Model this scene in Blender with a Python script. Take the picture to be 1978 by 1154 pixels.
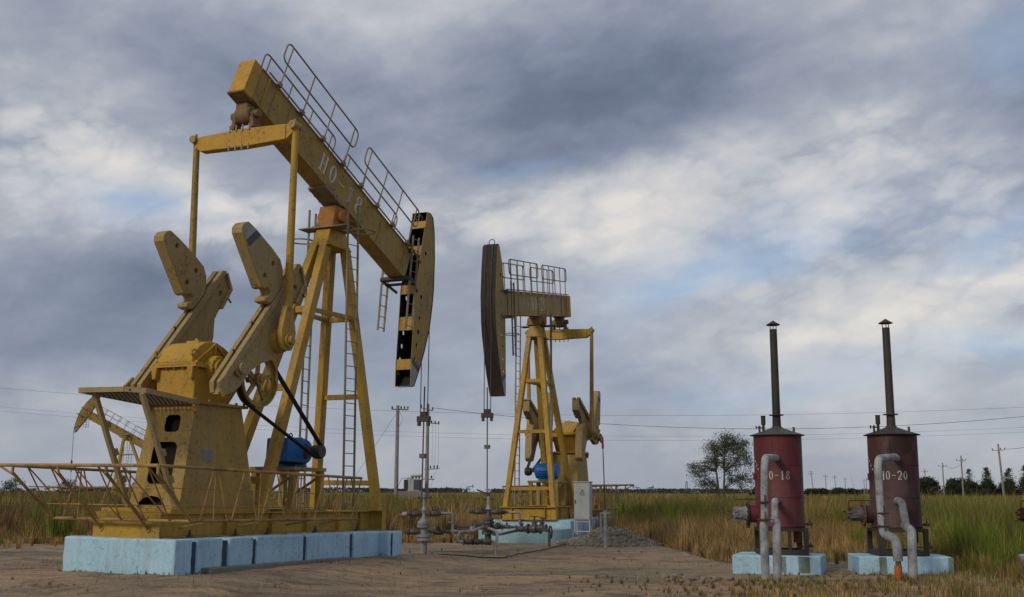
import bpy, bmesh, math, random
import numpy as np
from mathutils import Vector, Matrix, noise
R = math.radians
sc = bpy.context.scene
for o in list(bpy.data.objects): bpy.data.objects.remove(o)
# ------------------------------------------------------------------ camera
cam = bpy.data.cameras.new("camera"); co = bpy.data.objects.new("camera", cam)
sc.collection.objects.link(co); sc.camera = co
cam.sensor_width = 36.0; cam.lens = 2152.5/1978*36
cam.clip_start = .1; cam.clip_end = 9000
co.matrix_world = Matrix.Translation((0, 0, 1.6)) @ Matrix.Rotation(R(90+9.837), 4, 'X') @ Matrix.Rotation(R(.163), 4, 'Z')
# ------------------------------------------------------------------ exposure, render
sc.render.engine = 'CYCLES'
sc.view_settings.view_transform = 'Standard'; sc.view_settings.look = 'None'
sc.view_settings.exposure = 0.08; sc.view_settings.gamma = 1.0
SUN_EL, SUN_AZ = 32.0, 222.0     # azimuth clockwise from +Y: behind the camera, to the left
# ------------------------------------------------------------------ sun
sl = bpy.data.lights.new("sun", 'SUN'); so = bpy.data.objects.new("sun", sl); sc.collection.objects.link(so)
sl.energy = 1.45; sl.angle = R(14); sl.color = (1.0, .88, .70)
sd = Vector((math.sin(R(SUN_AZ))*math.cos(R(SUN_EL)), math.cos(R(SUN_AZ))*math.cos(R(SUN_EL)), math.sin(R(SUN_EL))))
so.rotation_euler = sd.to_track_quat('Z', 'Y').to_euler()
# ------------------------------------------------------------------ world: sky texture behind a broken cloud deck
class NT:
    """small helper to write node maths"""
    def __init__(s, tree): s.t = tree; s.n = tree.nodes; s.l = tree.links
    def new(s, kind, **kw):
        n = s.n.new(kind)
        for k, v in kw.items(): setattr(n, k, v)
        return n
    def put(s, sock, v):
        if hasattr(v, 'is_output') or hasattr(v, 'links'): s.l.new(v, sock)
        else: sock.default_value = v
    def m(s, op, a, b=None, c=None, clamp=False):
        n = s.new('ShaderNodeMath', operation=op); n.use_clamp = clamp
        s.put(n.inputs[0], a)
        if b is not None: s.put(n.inputs[1], b)
        if c is not None: s.put(n.inputs[2], c)
        return n.outputs[0]
    def v(s, op, a, b=None):
        n = s.new('ShaderNodeVectorMath', operation=op); s.put(n.inputs[0], a)
        if b is not None: s.put(n.inputs[1], b)
        return n.outputs['Value'] if op in ('DOT_PRODUCT', 'LENGTH') else n.outputs[0]
    def xyz(s, x, y, z):
        n = s.new('ShaderNodeCombineXYZ'); s.put(n.inputs[0], x); s.put(n.inputs[1], y); s.put(n.inputs[2], z); return n.outputs[0]
    def sep(s, v):
        n = s.new('ShaderNodeSeparateXYZ'); s.put(n.inputs[0], v); return n.outputs
    def noise(s, vec, scale, detail=4, rough=.5, dist=0.0, col=False):
        n = s.new('ShaderNodeTexNoise'); s.put(n.inputs['Vector'], vec); n.inputs['Scale'].default_value = scale
        n.inputs['Detail'].default_value = detail; n.inputs['Roughness'].default_value = rough; n.inputs['Distortion'].default_value = dist
        return n.outputs['Color' if col else 'Fac']
    def ramp(s, f, stops, mode='LINEAR'):
        n = s.new('ShaderNodeValToRGB'); s.put(n.inputs[0], f); cr = n.color_ramp; cr.interpolation = mode
        while len(cr.elements) < len(stops): cr.elements.new(.5)
        for e, (p, c) in zip(cr.elements, stops):
            e.position = p; e.color = (c, c, c, 1) if isinstance(c, (int, float)) else (*c, 1)
        return n.outputs[0]
    def mix(s, f, a, b, blend='MIX'):
        n = s.new('ShaderNodeMix', data_type='RGBA', blend_type=blend); s.put(n.inputs[0], f)
        for i, x in ((6, a), (7, b)):
            if isinstance(x, tuple): x = (*x, 1) if len(x) == 3 else x
            s.put(n.inputs[i], x)
        return n.outputs[2]
def pixdir(px, py):
    a = R(9.837); c, sn = math.cos(R(.163)), math.sin(R(.163)); dx, dy = px-989, py-577
    X = c*dx+sn*dy; V = -(-sn*dx+c*dy); f = 2152.5
    return Vector((X/f, math.cos(a)-V/f*math.sin(a), math.sin(a)+V/f*math.cos(a))).normalized()
world = bpy.data.worlds.new("World"); sc.world = world; world.use_nodes = True
W = NT(world.node_tree); W.n.clear()
sky = W.new('ShaderNodeTexSky', sky_type='NISHITA'); sky.sun_disc = False
sky.sun_elevation = R(SUN_EL); sky.sun_rotation = R(SUN_AZ); sky.air_density = 1.0; sky.dust_density = 1.2; sky.ozone_density = 1.5
tc = W.new('ShaderNodeTexCoord'); D = W.v('NORMALIZE', tc.outputs['Generated'])
dx_, dy_, dz_ = W.sep(D)
el = W.m('MAXIMUM', dz_, 0.0)
den = W.m('ADD', el, .30)
pv = W.xyz(W.m('DIVIDE', dx_, den), W.m('DIVIDE', dy_, den), W.m('MULTIPLY', el, 1.6))
# cloud deck rotated so its bands climb to the right like in the photograph
rot = W.new('ShaderNodeVectorRotate', rotation_type='Z_AXIS'); W.put(rot.inputs['Vector'], pv); rot.inputs['Angle'].default_value = R(28)
pr = W.v('MULTIPLY', rot.outputs[0], (.8, 1.15, 1.0))
rot2 = W.new('ShaderNodeVectorRotate', rotation_type='Y_AXIS'); W.put(rot2.inputs['Vector'], D); rot2.inputs['Angle'].default_value = R(9)
ps = W.v('MULTIPLY', rot2.outputs[0], (1.0, 1.0, 1.9))
n1 = W.noise(pr, 1.3, 6, .52, .35)
n2 = W.noise(W.v('ADD', ps, (7.3, 2.1, .4)), 5.0, 7, .52, .4)
n3 = W.noise(W.v('ADD', ps, (1.7, 9.2, 3.4)), 14.0, 6, .54, .3)
nz = W.m('ADD', W.m('ADD', W.m('MULTIPLY', n1, .24), W.m('MULTIPLY', n2, .60)), W.m('MULTIPLY', n3, .14))
nz = W.m('SUBTRACT', nz, .5)
# large masses of the deck: (direction, spread across, spread up, gain)
D2 = W.v('ADD', D, W.v('MULTIPLY', W.v('SUBTRACT', W.noise(ps, 7.0, 6, .55, .4, True), (.5, .5, .5)), (.13, .13, .075)))
ex_, ey_, ez_ = W.sep(D2)
def blob(px, py, wx, wz, gain, tilt=0.0):
    d = pixdir(px, py); ax = math.atan2(d.x, d.y)
    az = W.m('SUBTRACT', W.m('ARCTAN2', ex_, ey_), ax)
    dz = W.m('SUBTRACT', ez_, d.z)
    ct, st = math.cos(R(tilt)), math.sin(R(tilt))
    a = W.m('ADD', W.m('MULTIPLY', az, ct/wx), W.m('MULTIPLY', dz, st/wx))
    b = W.m('SUBTRACT', W.m('MULTIPLY', dz, ct/wz), W.m('MULTIPLY', az, st/wz))
    r2 = W.m('ADD', W.m('MULTIPLY', a, a), W.m('MULTIPLY', b, b))
    return W.m('MULTIPLY', W.m('POWER', 2.718, W.m('MULTIPLY', r2, -1.0)), gain*(1.22 if .1 < gain < .5 else 1.0))
BLOBS = [(980, 210, .17, .050, -.16, 12), (1250, 190, .14, .045, -.12, 16), (1000, 310, .10, .016, -.10, 4), (420, 190, .13, .05, -.06, -20), (1900, 190, .09, .02, -.13, 8), (1750, 130, .10, .02, -.05, 8),
         (120, 640, .17, .045, -.12, 6), (560, 560, .12, .05, -.07, 0), (900, 620, .13, .03, -.05, 0), (250, 540, .09, .02, -.08, 6), (1000, 300, .12, .03, -.06, 8), (700, 130, .2, .03, -.04, 10),
         (1130, 410, .085, .020, .24, 6), (1240, 460, .05, .012, .14, 6), (1330, 330, .06, .016, .12, 20), (1590, 410, .05, .035, .16, 40), (1700, 260, .13, .022, .12, 14), (1850, 570, .12, .028, .32, 10), (1960, 530, .05, .012, .16, 10),
         (1550, 660, .045, .010, .18, 4), (880, 450, .06, .014, .18, -4), (420, 425, .07, .022, .26, 0), (150, 270, .06, .018, .20, -12), (230, 350, .09, .030, .20, -10), (60, 420, .08, .03, .08, 0),
         (1780, 400, .13, .045, .12, 10), (1860, 655, .06, .009, .16, 4), (1450, 570, .07, .02, .06, 0), (1600, 760, .22, .04, .06, 0), (980, 850, .5, .03, .04, 0), (120, 790, .13, .02, .05, 0), (1350, 500, .25, .07, .05, 10)]
acc = None
for b in BLOBS:
    g = blob(*b); acc = g if acc is None else W.m('ADD', acc, g)
# evenness grows towards the horizon, where the deck is seen edge-on
lowf = W.ramp(el, [(0.0, .28), (.10, .7), (.22, 1.0)])
vo = W.new('ShaderNodeTexVoronoi', feature='F1'); vo.inputs['Scale'].default_value = 20.0; vo.inputs['Detail'].default_value = 2.0; vo.inputs['Roughness'].default_value = .5
W.put(vo.inputs['Vector'], W.v('ADD', ps, W.v('MULTIPLY', W.noise(ps, 12.0, 5, .55, 0, True), (.09, .09, .06))))
puff = W.m('MULTIPLY', W.m('SUBTRACT', .56, vo.outputs['Distance']), W.m('ADD', .06, W.m('MULTIPLY', W.m('MAXIMUM', acc, 0.0), .85)))
acc = W.m('ADD', acc, W.m('MULTIPLY', puff, lowf))
B = W.m('ADD', W.m('ADD', W.m('MULTIPLY', W.m('MULTIPLY', nz, 1.0), lowf), acc), W.ramp(el, [(0.0, .555), (.06, .57), (.14, .575), (.3, .57), (.6, .54), (1.0, .53)]))
cloud = W.ramp(B, [(.12, (.095, .120, .175)), (.30, (.150, .185, .260)), (.42, (.225, .260, .345)), (.54, (.325, .36, .43)), (.68, (.52, .53, .56)), (.92, (.70, .675, .65))])
warm = W.ramp(el, [(0.0, (1.02, 1.0, .96)), (.10, (.99, 1.0, .99)), (.25, (1, 1, 1))])
cloud = W.mix(1.0, cloud, warm, 'MULTIPLY')
# blue gaps
gap = W.noise(W.v('ADD', pr, (3.9, 5.5, 8.1)), 2.4, 5, .5, .3)
gm = None
for b in [(1480, 500, .14, .035, .7, 14), (1400, 545, .10, .02, .9, 0), (280, 400, .05, .018, .9, 0), (1900, 460, .08, .02, .9, 10), (1550, 760, .25, .03, .5, 0), (1000, 330, .05, .01, .5, 10), (1960, 80, .05, .03, .6, 0), (1950, 650, .06, .02, .6, 0)]:
    g = blob(*b); gm = g if gm is None else W.m('ADD', gm, g)
gf = W.m('MULTIPLY', W.ramp(gap, [(.40, 0.0), (.58, 1.0)]), gm, clamp=True)
skyc = W.mix(1.0, sky.outputs[0], (.085, .085, .085), 'MULTIPLY')
skyc = W.mix(.6, skyc, (.33, .48, .72))
col = W.mix(W.m('MULTIPLY', gf, .80), cloud, skyc)
bg = W.new('ShaderNodeBackground'); W.put(bg.inputs[0], col); bg.inputs[1].default_value = 1.0
wo = W.new('ShaderNodeOutputWorld'); W.l.new(bg.outputs[0], wo.inputs[0])
# ------------------------------------------------------------------ materials
def principled(name):
    m = bpy.data.materials.new(name); m.use_nodes = True; N = NT(m.node_tree)
    b = N.n['Principled BSDF']; return m, N, b
def paint(name, c1, c2, stain=(.10, .055, .025), amt=.5, rough=.55, scale=1.0, bump=.15, metal=0.0, streak=1.0, fine=1.0):
    """weathered paint: two tones in patches, rain streaks, rust spots, fine grain"""
    m, N, b = principled(name)
    tcn = N.new('ShaderNodeTexCoord'); geo = N.new('ShaderNodeNewGeometry')
    oi = N.new('ShaderNodeObjectInfo')
    P0 = N.v('ADD', geo.outputs['Position'], (3.1, 1.7, .3))
    a = N.noise(P0, 1.3*scale, 5, .6, .3)
    st = N.noise(N.v('MULTIPLY', P0, (9*scale, 9*scale, .7*scale)), 1.0, 4, .6, .2)
    sp = N.noise(P0, 14*scale, 6, .65, .2)
    gr = N.noise(P0, 60*scale, 3, .6)
    f = N.ramp(a, [(.38, 0.0), (.62, 1.0)])
    c = N.mix(f, c1, c2)
    c = N.mix(N.m('MULTIPLY', N.ramp(st, [(.50, 0.0), (.68, 1.0)]), .45*amt*streak), c, tuple(.45*x+.55*y for x, y in zip(c1, stain)))
    c = N.mix(N.m('MULTIPLY', N.ramp(N.m('ADD', N.m('MULTIPLY', sp, .7), N.m('MULTIPLY', a, .3)), [(.54, 0.0), (.62, 1.0)]), amt), c, stain)
    big = N.noise(N.v('MULTIPLY', P0, (1.0, 1.0, .55)), .9*scale, 3, .55, .5)
    c = N.mix(N.ramp(big, [(.35, .30*amt), (.50, 0.0)]), c, tuple(min(1, .55*x+.12) for x in c2))
    c = N.mix(.35*fine, c, N.ramp(gr, [(.3, .55), (.7, 1.35)]), 'MULTIPLY')
    N.put(b.inputs['Base Color'], c); b.inputs['Metallic'].default_value = metal; b.inputs['Specular IOR Level'].default_value = .30
    N.put(b.inputs['Roughness'], N.ramp(sp, [(.3, max(0, rough-.12)), (.7, min(1, rough+.2))]))
    bp = N.new('ShaderNodeBump'); bp.inputs['Strength'].default_value = bump; bp.inputs['Distance'].default_value = .02
    N.put(bp.inputs['Height'], N.m('ADD', gr, N.m('MULTIPLY', sp, 2.0))); N.l.new(bp.outputs[0], b.inputs['Normal'])
    return m
M = {}
M['yellow'] = paint('yellow_paint', (.46, .280, .034), (.37, .225, .036), amt=.55, streak=1.8)
M['olive'] = paint('faded_yellow_paint', (.375, .248, .056), (.305, .205, .054), amt=.6, streak=1.8)
M['tan'] = paint('tan_paint', (.31, .235, .105), (.36, .255, .095), stain=(.11, .07, .04), amt=.6, streak=1.6)
M['amber'] = paint('amber_paint', (.52, .300, .032), (.44, .255, .036), amt=.45)
M['rust'] = paint('rust', (.24, .10, .035), (.14, .065, .03), stain=(.05, .03, .02), amt=.6, rough=.85)
M['saddle'] = paint('saddle_housing', (.37, .165, .035), (.27, .13, .04), stain=(.06, .04, .03), amt=.8, rough=.7)
M['bearing'] = paint('bearing_housing', (.24, .15, .07), (.17, .11, .055), stain=(.05, .035, .025), amt=.9, rough=.7)
M['grease'] = paint('greasy_steel', (.045, .038, .032), (.07, .055, .04), stain=(.10, .06, .03), amt=.3, rough=.45)
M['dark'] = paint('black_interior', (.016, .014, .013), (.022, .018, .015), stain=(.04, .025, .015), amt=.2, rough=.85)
M['face'] = paint('worn_head_face', (.026, .021, .020), (.036, .028, .024), stain=(.09, .045, .03), amt=.45, rough=.7)
M['rubber'] = paint('black_rubber', (.018, .018, .019), (.028, .028, .028), stain=(.05, .045, .04), amt=.3, rough=.6)
M['railpipe'] = paint('railing_pipe', (.26, .22, .15), (.20, .16, .11), stain=(.11, .06, .035), amt=.55, rough=.6)
M['basket'] = paint('guard_steel', (.40, .25, .07), (.22, .13, .06), stain=(.12, .05, .03), amt=.8, rough=.65, scale=1.6)
M['greypaint'] = paint('grey_white_paint', (.36, .36, .33), (.28, .28, .27), stain=(.15, .12, .08), amt=.4)
M['slate'] = paint('slate_band_paint', (.075, .085, .10), (.06, .065, .08), stain=(.14, .11, .07), amt=.3)
M['blue'] = paint('blue_motor_paint', (.014, .155, .46), (.014, .11, .34), stain=(.03, .03, .04), amt=.35, rough=.4)
M['lightblue'] = paint('pale_blue_paint', (.42, .64, .78), (.35, .575, .72), stain=(.20, .19, .15), amt=.40, rough=.8, scale=.9, streak=2.6)
M['turquoise'] = paint('worn_turquoise_paint', (.24, .44, .46), (.32, .50, .57), stain=(.22, .16, .12), amt=.7, rough=.85)
M['bluegap'] = paint('dark_blue_joint_paint', (.045, .085, .12), (.03, .06, .085), stain=(.04, .035, .03), amt=.6, rough=.9)  # much darker blue for the slot fillers and groove strips
M['concrete'] = paint('raw_concrete', (.20, .185, .16), (.26, .235, .19), stain=(.09, .075, .06), amt=.6, rough=.95)
M['galv'] = paint('grey_pipe_metal', (.38, .38, .37), (.22, .225, .23), stain=(.10, .08, .06), amt=.5, rough=.5, metal=.25)
M['steel'] = paint('oily_valve_steel', (.075, .068, .064), (.14, .13, .12), stain=(.03, .024, .02), amt=.6, rough=.5, metal=.35)
M['insul'] = paint('pipe_insulation', (.43, .455, .47), (.23, .25, .265), stain=(.085, .08, .08), amt=.85, rough=.8, scale=2.6, bump=.6)
M['red'] = paint('red_heater_paint', (.128, .022, .026), (.098, .019, .024), stain=(.10, .032, .018), amt=.65, rough=.5)
M['maroon'] = paint('rusty_maroon_paint', (.062, .013, .016), (.048, .015, .014), stain=(.030, .018, .016), amt=1.0, streak=1.6, rough=.55)
M['brightred'] = paint('bright_red_paint', (.42, .03, .04), (.34, .03, .05), amt=.2)
M['blacksteel'] = paint('black_stack_steel', (.028, .026, .025), (.045, .035, .03), stain=(.09, .05, .03), amt=.4, rough=.6)
M['capmetal'] = paint('stack_cap', (.06, .025, .025), (.04, .025, .022), amt=.5, rough=.7)
M['roofgrey'] = paint('grey_green_roof_paint', (.075, .085, .075), (.06, .065, .06), amt=.4)
M['orange'] = paint('orange_pipe_paint', (.50, .16, .02), (.42, .12, .02), amt=.4)
M['cabinet'] = paint('cabinet_paint', (.40, .42, .42), (.34, .36, .36), stain=(.22, .20, .16), amt=.35, rough=.5)
M['pole'] = paint('concrete_pole', (.28, .26, .235), (.22, .205, .19), amt=.3, rough=.9)
M['white'] = paint('white_lettering', (.62, .62, .58), (.50, .50, .46), stain=(.30, .24, .12), amt=.5, fine=.6)
M['porcelain'] = paint('brown_porcelain', (.05, .03, .025), (.04, .03, .03), amt=.1, rough=.3)
M['roofred'] = paint('red_roof', (.42, .07, .05), (.34, .07, .05), amt=.2, scale=.2)
M['wallpale'] = paint('pale_wall', (.50, .42, .30), (.46, .36, .24), amt=.2, scale=.2)
M['wallorange'] = paint('orange_wall', (.40, .20, .09), (.36, .2, .10), amt=.2, scale=.2)
M['glassdark'] = paint('dark_pane', (.03, .035, .04), (.04, .045, .05), amt=.0, rough=.15)
M['bark'] = paint('bark', (.07, .055, .045), (.10, .085, .07), amt=.3, rough=.95, scale=.6)
M['wire'] = paint('wire', (.03, .03, .032), (.04, .04, .042), amt=.0, rough=.6)
M['plaque'] = paint('metal_plaque', (.12, .16, .17), (.22, .24, .22), stain=(.03, .05, .06), amt=.9, rough=.35, scale=3)
def heat_stain(mat, tint, dark):
    """burnt brown and sooty patches below the roof of the older tank"""
    N = NT(mat.node_tree); b = N.n['Principled BSDF']; src = b.inputs['Base Color'].links[0].from_socket
    g = N.new('ShaderNodeNewGeometry'); x, y, z = N.sep(g.outputs['Position']); n_ = N.noise(g.outputs['Position'], 2.4, 5, .6, .6)
    up = N.m('ADD', N.m('MULTIPLY', N.m('SUBTRACT', z, 2.35), 1.6), N.m('MULTIPLY', N.m('SUBTRACT', n_, .5), 2.6))
    c = N.mix(N.ramp(up, [(.10, 0.0), (.35, .85)]), src, tint)
    dk = N.m('SUBTRACT', 1.0, N.m('ADD', N.m('POWER', N.m('DIVIDE', N.m('SUBTRACT', x, 7.98), .28), 2.0), N.m('POWER', N.m('DIVIDE', N.m('SUBTRACT', z, 2.55), .34), 2.0)))
    c = N.mix(N.ramp(N.m('ADD', dk, N.m('MULTIPLY', N.m('SUBTRACT', n_, .5), 2.2)), [(.1, 0.0), (.45, .85)]), c, dark); N.put(b.inputs['Base Color'], c)
heat_stain(M['maroon'], (.082, .028, .019), (.022, .013, .012))
def foliage(name, attr=True, trans=.25, rough=.7):
    m, N, b = principled(name)
    a = N.new('ShaderNodeAttribute', attribute_name='col'); N.l.new(a.outputs['Color'], b.inputs['Base Color'])
    b.inputs['Roughness'].default_value = rough; b.inputs['Specular IOR Level'].default_value = .2
    tr = N.new('ShaderNodeBsdfTranslucent'); N.l.new(a.outputs['Color'], tr.inputs[0])
    mx = N.new('ShaderNodeMixShader'); mx.inputs[0].default_value = trans
    N.l.new(b.outputs[0], mx.inputs[1]); N.l.new(tr.outputs[0], mx.inputs[2])
    N.l.new(mx.outputs[0], N.n['Material Output'].inputs[0]); return m
M['grass'] = foliage('grass_blades'); M['leaf'] = foliage('leaves', trans=.2)
# ------------------------------------------------------------------ mesh helper
class MB:
    def __init__(s, xf=None): s.v = []; s.f = []; s.xf = xf; s.prims = []; s.marks = []
    def mk(s): s.marks.append(len(s.prims)); return s
    def add(s, vs, fs):
        o = len(s.v); s.prims.append((o, len(s.f))); s.v += [tuple(s.xf(v)) if s.xf else tuple(v) for v in vs]; s.f += [tuple(i+o for i in f) for f in fs]; return s
    def hexa(s, p):      # 8 corners: bottom ring 0-3, top ring 4-7
        return s.add(p, [(0, 1, 2, 3), (4, 5, 6, 7), (0, 1, 5, 4), (1, 2, 6, 5), (2, 3, 7, 6), (3, 0, 4, 7)])
    def box(s, x0, x1, y0, y1, z0, z1):
        return s.hexa([(x0, y0, z0), (x1, y0, z0), (x1, y1, z0), (x0, y1, z0), (x0, y0, z1), (x1, y0, z1), (x1, y1, z1), (x0, y1, z1)])
    def frame(s, p0, p1, up):
        a = Vector(p1)-Vector(p0); L = a.length; a.normalize(); up = Vector(up)
        if abs(a.dot(up.normalized())) > .98: up = Vector((1, 0, 0)) if abs(a.x) < .9 else Vector((0, 1, 0))
        sd = a.cross(up).normalized(); u = sd.cross(a).normalized(); return a, sd, u, L
    def bar(s, p0, p1, w, h, up=(0, 0, 1), w1=None, h1=None):
        a, sd, u, L = s.frame(p0, p1, up); p0 = Vector(p0); p1 = Vector(p1); w1 = w if w1 is None else w1; h1 = h if h1 is None else h1
        q = [p+sd*(i*ww/2)+u*(j*hh/2) for p, ww, hh in ((p0, w, h), (p1, w1, h1)) for i, j in ((-1, -1), (1, -1), (1, 1), (-1, 1))]
        return s.hexa(q)
    def ibeam(s, p0, p1, w, h, t=.02, tf=.03, up=(0, 0, 1)):
        a, sd, u, L = s.frame(p0, p1, up); p0 = Vector(p0); p1 = Vector(p1)
        s.bar(p0, p1, t, h-2*tf-.004, up)
        for k in (-1, 1): s.bar(p0+u*(k*(h-tf)/2), p1+u*(k*(h-tf)/2), w, tf, up)
        return s
    def tube(s, pts, r, n=8, caps=True, closed=False):
        P = [Vector(p) for p in pts]; k = len(P); rr = r if isinstance(r, (list, tuple)) else [r]*k
        vs = []; fs = []; prev = None
        for i in range(k):
            if closed: t = (P[(i+1) % k]-P[i-1])
            else: t = P[min(i+1, k-1)]-P[max(i-1, 0)]
            t.normalize()
            if prev is None:
                up = Vector((0, 0, 1)) if abs(t.z) < .9 else Vector((1, 0, 0)); sd = t.cross(up).normalized()
            else:
                sd = prev-t*prev.dot(t); sd.normalize()
            prev = sd; u = sd.cross(t).normalized()
            if i and not closed and i < k-1:
                c = (P[i]-P[i-1]).normalized().dot((P[i+1]-P[i]).normalized())
            for j in range(n):
                an = 2*math.pi*j/n; vs.append(P[i]+(sd*math.cos(an)+u*math.sin(an))*rr[i])
        m = k if closed else k-1
        for i in range(m):
            for j in range(n):
                a = i*n+j; b = i*n+(j+1) % n; c2 = ((i+1) % k)*n
                fs.append((a, b, c2+(j+1) % n, c2+j))
        if caps and not closed: fs.append(tuple(range(n))); fs.append(tuple((k-1)*n+j for j in range(n)))
        return s.add(vs, fs)
    def cyl(s, p0, p1, r0, r1=None, n=16, caps=True):
        return s.tube([p0, p1], [r0, r0 if r1 is None else r1], n, caps)
    def lathe(s, c, prof, n=24, axis=(0, 0, 1)):
        """prof: (distance along axis, radius) list"""
        A = Vector(axis).normalized(); up = Vector((0, 0, 1)) if abs(A.z) < .9 else Vector((1, 0, 0)); sd = A.cross(up).normalized(); u = sd.cross(A); c = Vector(c)
        vs = []; fs = []
        for h, r in prof:
            for j in range(n):
                an = 2*math.pi*j/n; vs.append(c+A*h+(sd*math.cos(an)+u*math.sin(an))*max(r, 1e-4))
        for i in range(len(prof)-1):
            for j in range(n): fs.append((i*n+j, i*n+(j+1) % n, (i+1)*n+(j+1) % n, (i+1)*n+j))
        fs.append(tuple(range(n))); fs.append(tuple((len(prof)-1)*n+j for j in range(n)))
        return s.add(vs, fs)
    def torus(s, c, r, t, axis=(0, 0, 1), n=20, m=6, sy=1.0):
        A = Vector(axis).normalized(); up = Vector((0, 0, 1)) if abs(A.z) < .9 else Vector((1, 0, 0)); sd = A.cross(up).normalized(); u = sd.cross(A); c = Vector(c)
        return s.tube([c+(sd*math.cos(2*math.pi*i/n)+u*math.sin(2*math.pi*i/n)*sy)*r for i in range(n)], t, m, closed=True)
    def ball(s, c, r, n=10, sz=1.0):
        prof = [(-r*sz*math.cos(math.pi*i/6), r*math.sin(math.pi*i/6)) for i in range(7)]
        return s.lathe(c, prof, n)
    def prism(s, outer, mp, t0, t1, holes=()):
        """polygon with holes in 2D, mapped by mp(a, b, t), thickness t0..t1"""
        bm = bmesh.new(); loops = []
        for lp in (outer, *holes):
            vv = [bm.verts.new((x, y, 0)) for x, y in lp]; loops.append(vv)
            for i in range(len(vv)): bm.edges.new((vv[i], vv[(i+1) % len(vv)]))
        bm.verts.index_update()
        bmesh.ops.triangle_fill(bm, use_beauty=True, use_dissolve=False, edges=bm.edges[:])
        bm.verts.ensure_lookup_table(); pts = [(v.co.x, v.co.y) for v in bm.verts]; tri = [tuple(v.index for v in f.verts) for f in bm.faces]
        n = len(pts); vs = [mp(a, b, t0) for a, b in pts]+[mp(a, b, t1) for a, b in pts]
        fs = list(tri)+[tuple(i+n for i in f) for f in tri]
        for lp in loops:
            ii = [v.index for v in lp]
            for i in range(len(ii)): a, b = ii[i], ii[(i+1) % len(ii)]; fs.append((a, b, b+n, a+n))
        bm.free(); return s.add(vs, fs)
    def build(s, name, mat, parent=None, smooth=30, bevel=0, each=0):
        # each = n: every n primitives are one object of their own; or pieces started with mk()
        cuts = s.marks if s.marks else (list(range(0, len(s.prims), each)) if each else [])
        if len(cuts) > 1:
            out = []
            for i, c in enumerate(cuts):
                v0, f0 = s.prims[c]; v1, f1 = s.prims[cuts[i+1]] if i+1 < len(cuts) else (len(s.v), len(s.f))
                p = MB(); p.v = s.v[v0:v1]; p.f = [tuple(k-v0 for k in f) for f in s.f[f0:f1]]
                out.append(p.build(name, mat, parent, smooth, bevel))
            return out
        me = bpy.data.meshes.new(name); me.from_pydata(s.v, [], s.f); me.update()
        bm = bmesh.new(); bm.from_mesh(me); bmesh.ops.recalc_face_normals(bm, faces=bm.faces[:]); bm.to_mesh(me); bm.free()
        me.materials.append(M[mat] if isinstance(mat, str) else mat)
        if smooth:
            me.polygons.foreach_set('use_smooth', [True]*len(me.polygons)); me.set_sharp_from_angle(angle=R(smooth))
        o = bpy.data.objects.new(name, me); sc.collection.objects.link(o)
        if parent is not None: o.parent = parent
        if bevel:
            b = o.modifiers.new('bevel', 'BEVEL'); b.width = bevel; b.segments = 2; b.limit_method = 'ANGLE'; b.angle_limit = R(35)
        return o
def circle(cx, cy, r, n=10, sy=1.0): return [(cx+r*math.cos(2*math.pi*i/n), cy+r*sy*math.sin(2*math.pi*i/n)) for i in range(n)]
def rrect(x0, x1, y0, y1, r=.06, n=4, sk=0.0):
    o = []
    for cx, cy, a0 in ((x1-r, y1-r, 0), (x0+r, y1-r, 90), (x0+r, y0+r, 180), (x1-r, y0+r, 270)):
        for i in range(n+1):
            a = R(a0+90*i/n); y = cy+r*math.sin(a); o.append((cx+r*math.cos(a)+sk*(y-y0), y))
    return o
def tag(o, label=None, cat=None, group=None, kind=None):
    for k, v in (('label', label), ('category', cat), ('group', group), ('kind', kind)):
        if v: o[k] = v
    return o
def empty(name, loc=(0, 0, 0), rot=(0, 0, 0)):
    o = bpy.data.objects.new(name, None); sc.collection.objects.link(o); o.location = loc; o.rotation_euler = rot
    o.empty_display_size = .3; return o
def copy_tree(o, parent=None):
    c = o.copy(); sc.collection.objects.link(c); c.parent = parent
    for ch in list(o.children): copy_tree(ch, c)
    return c
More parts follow.
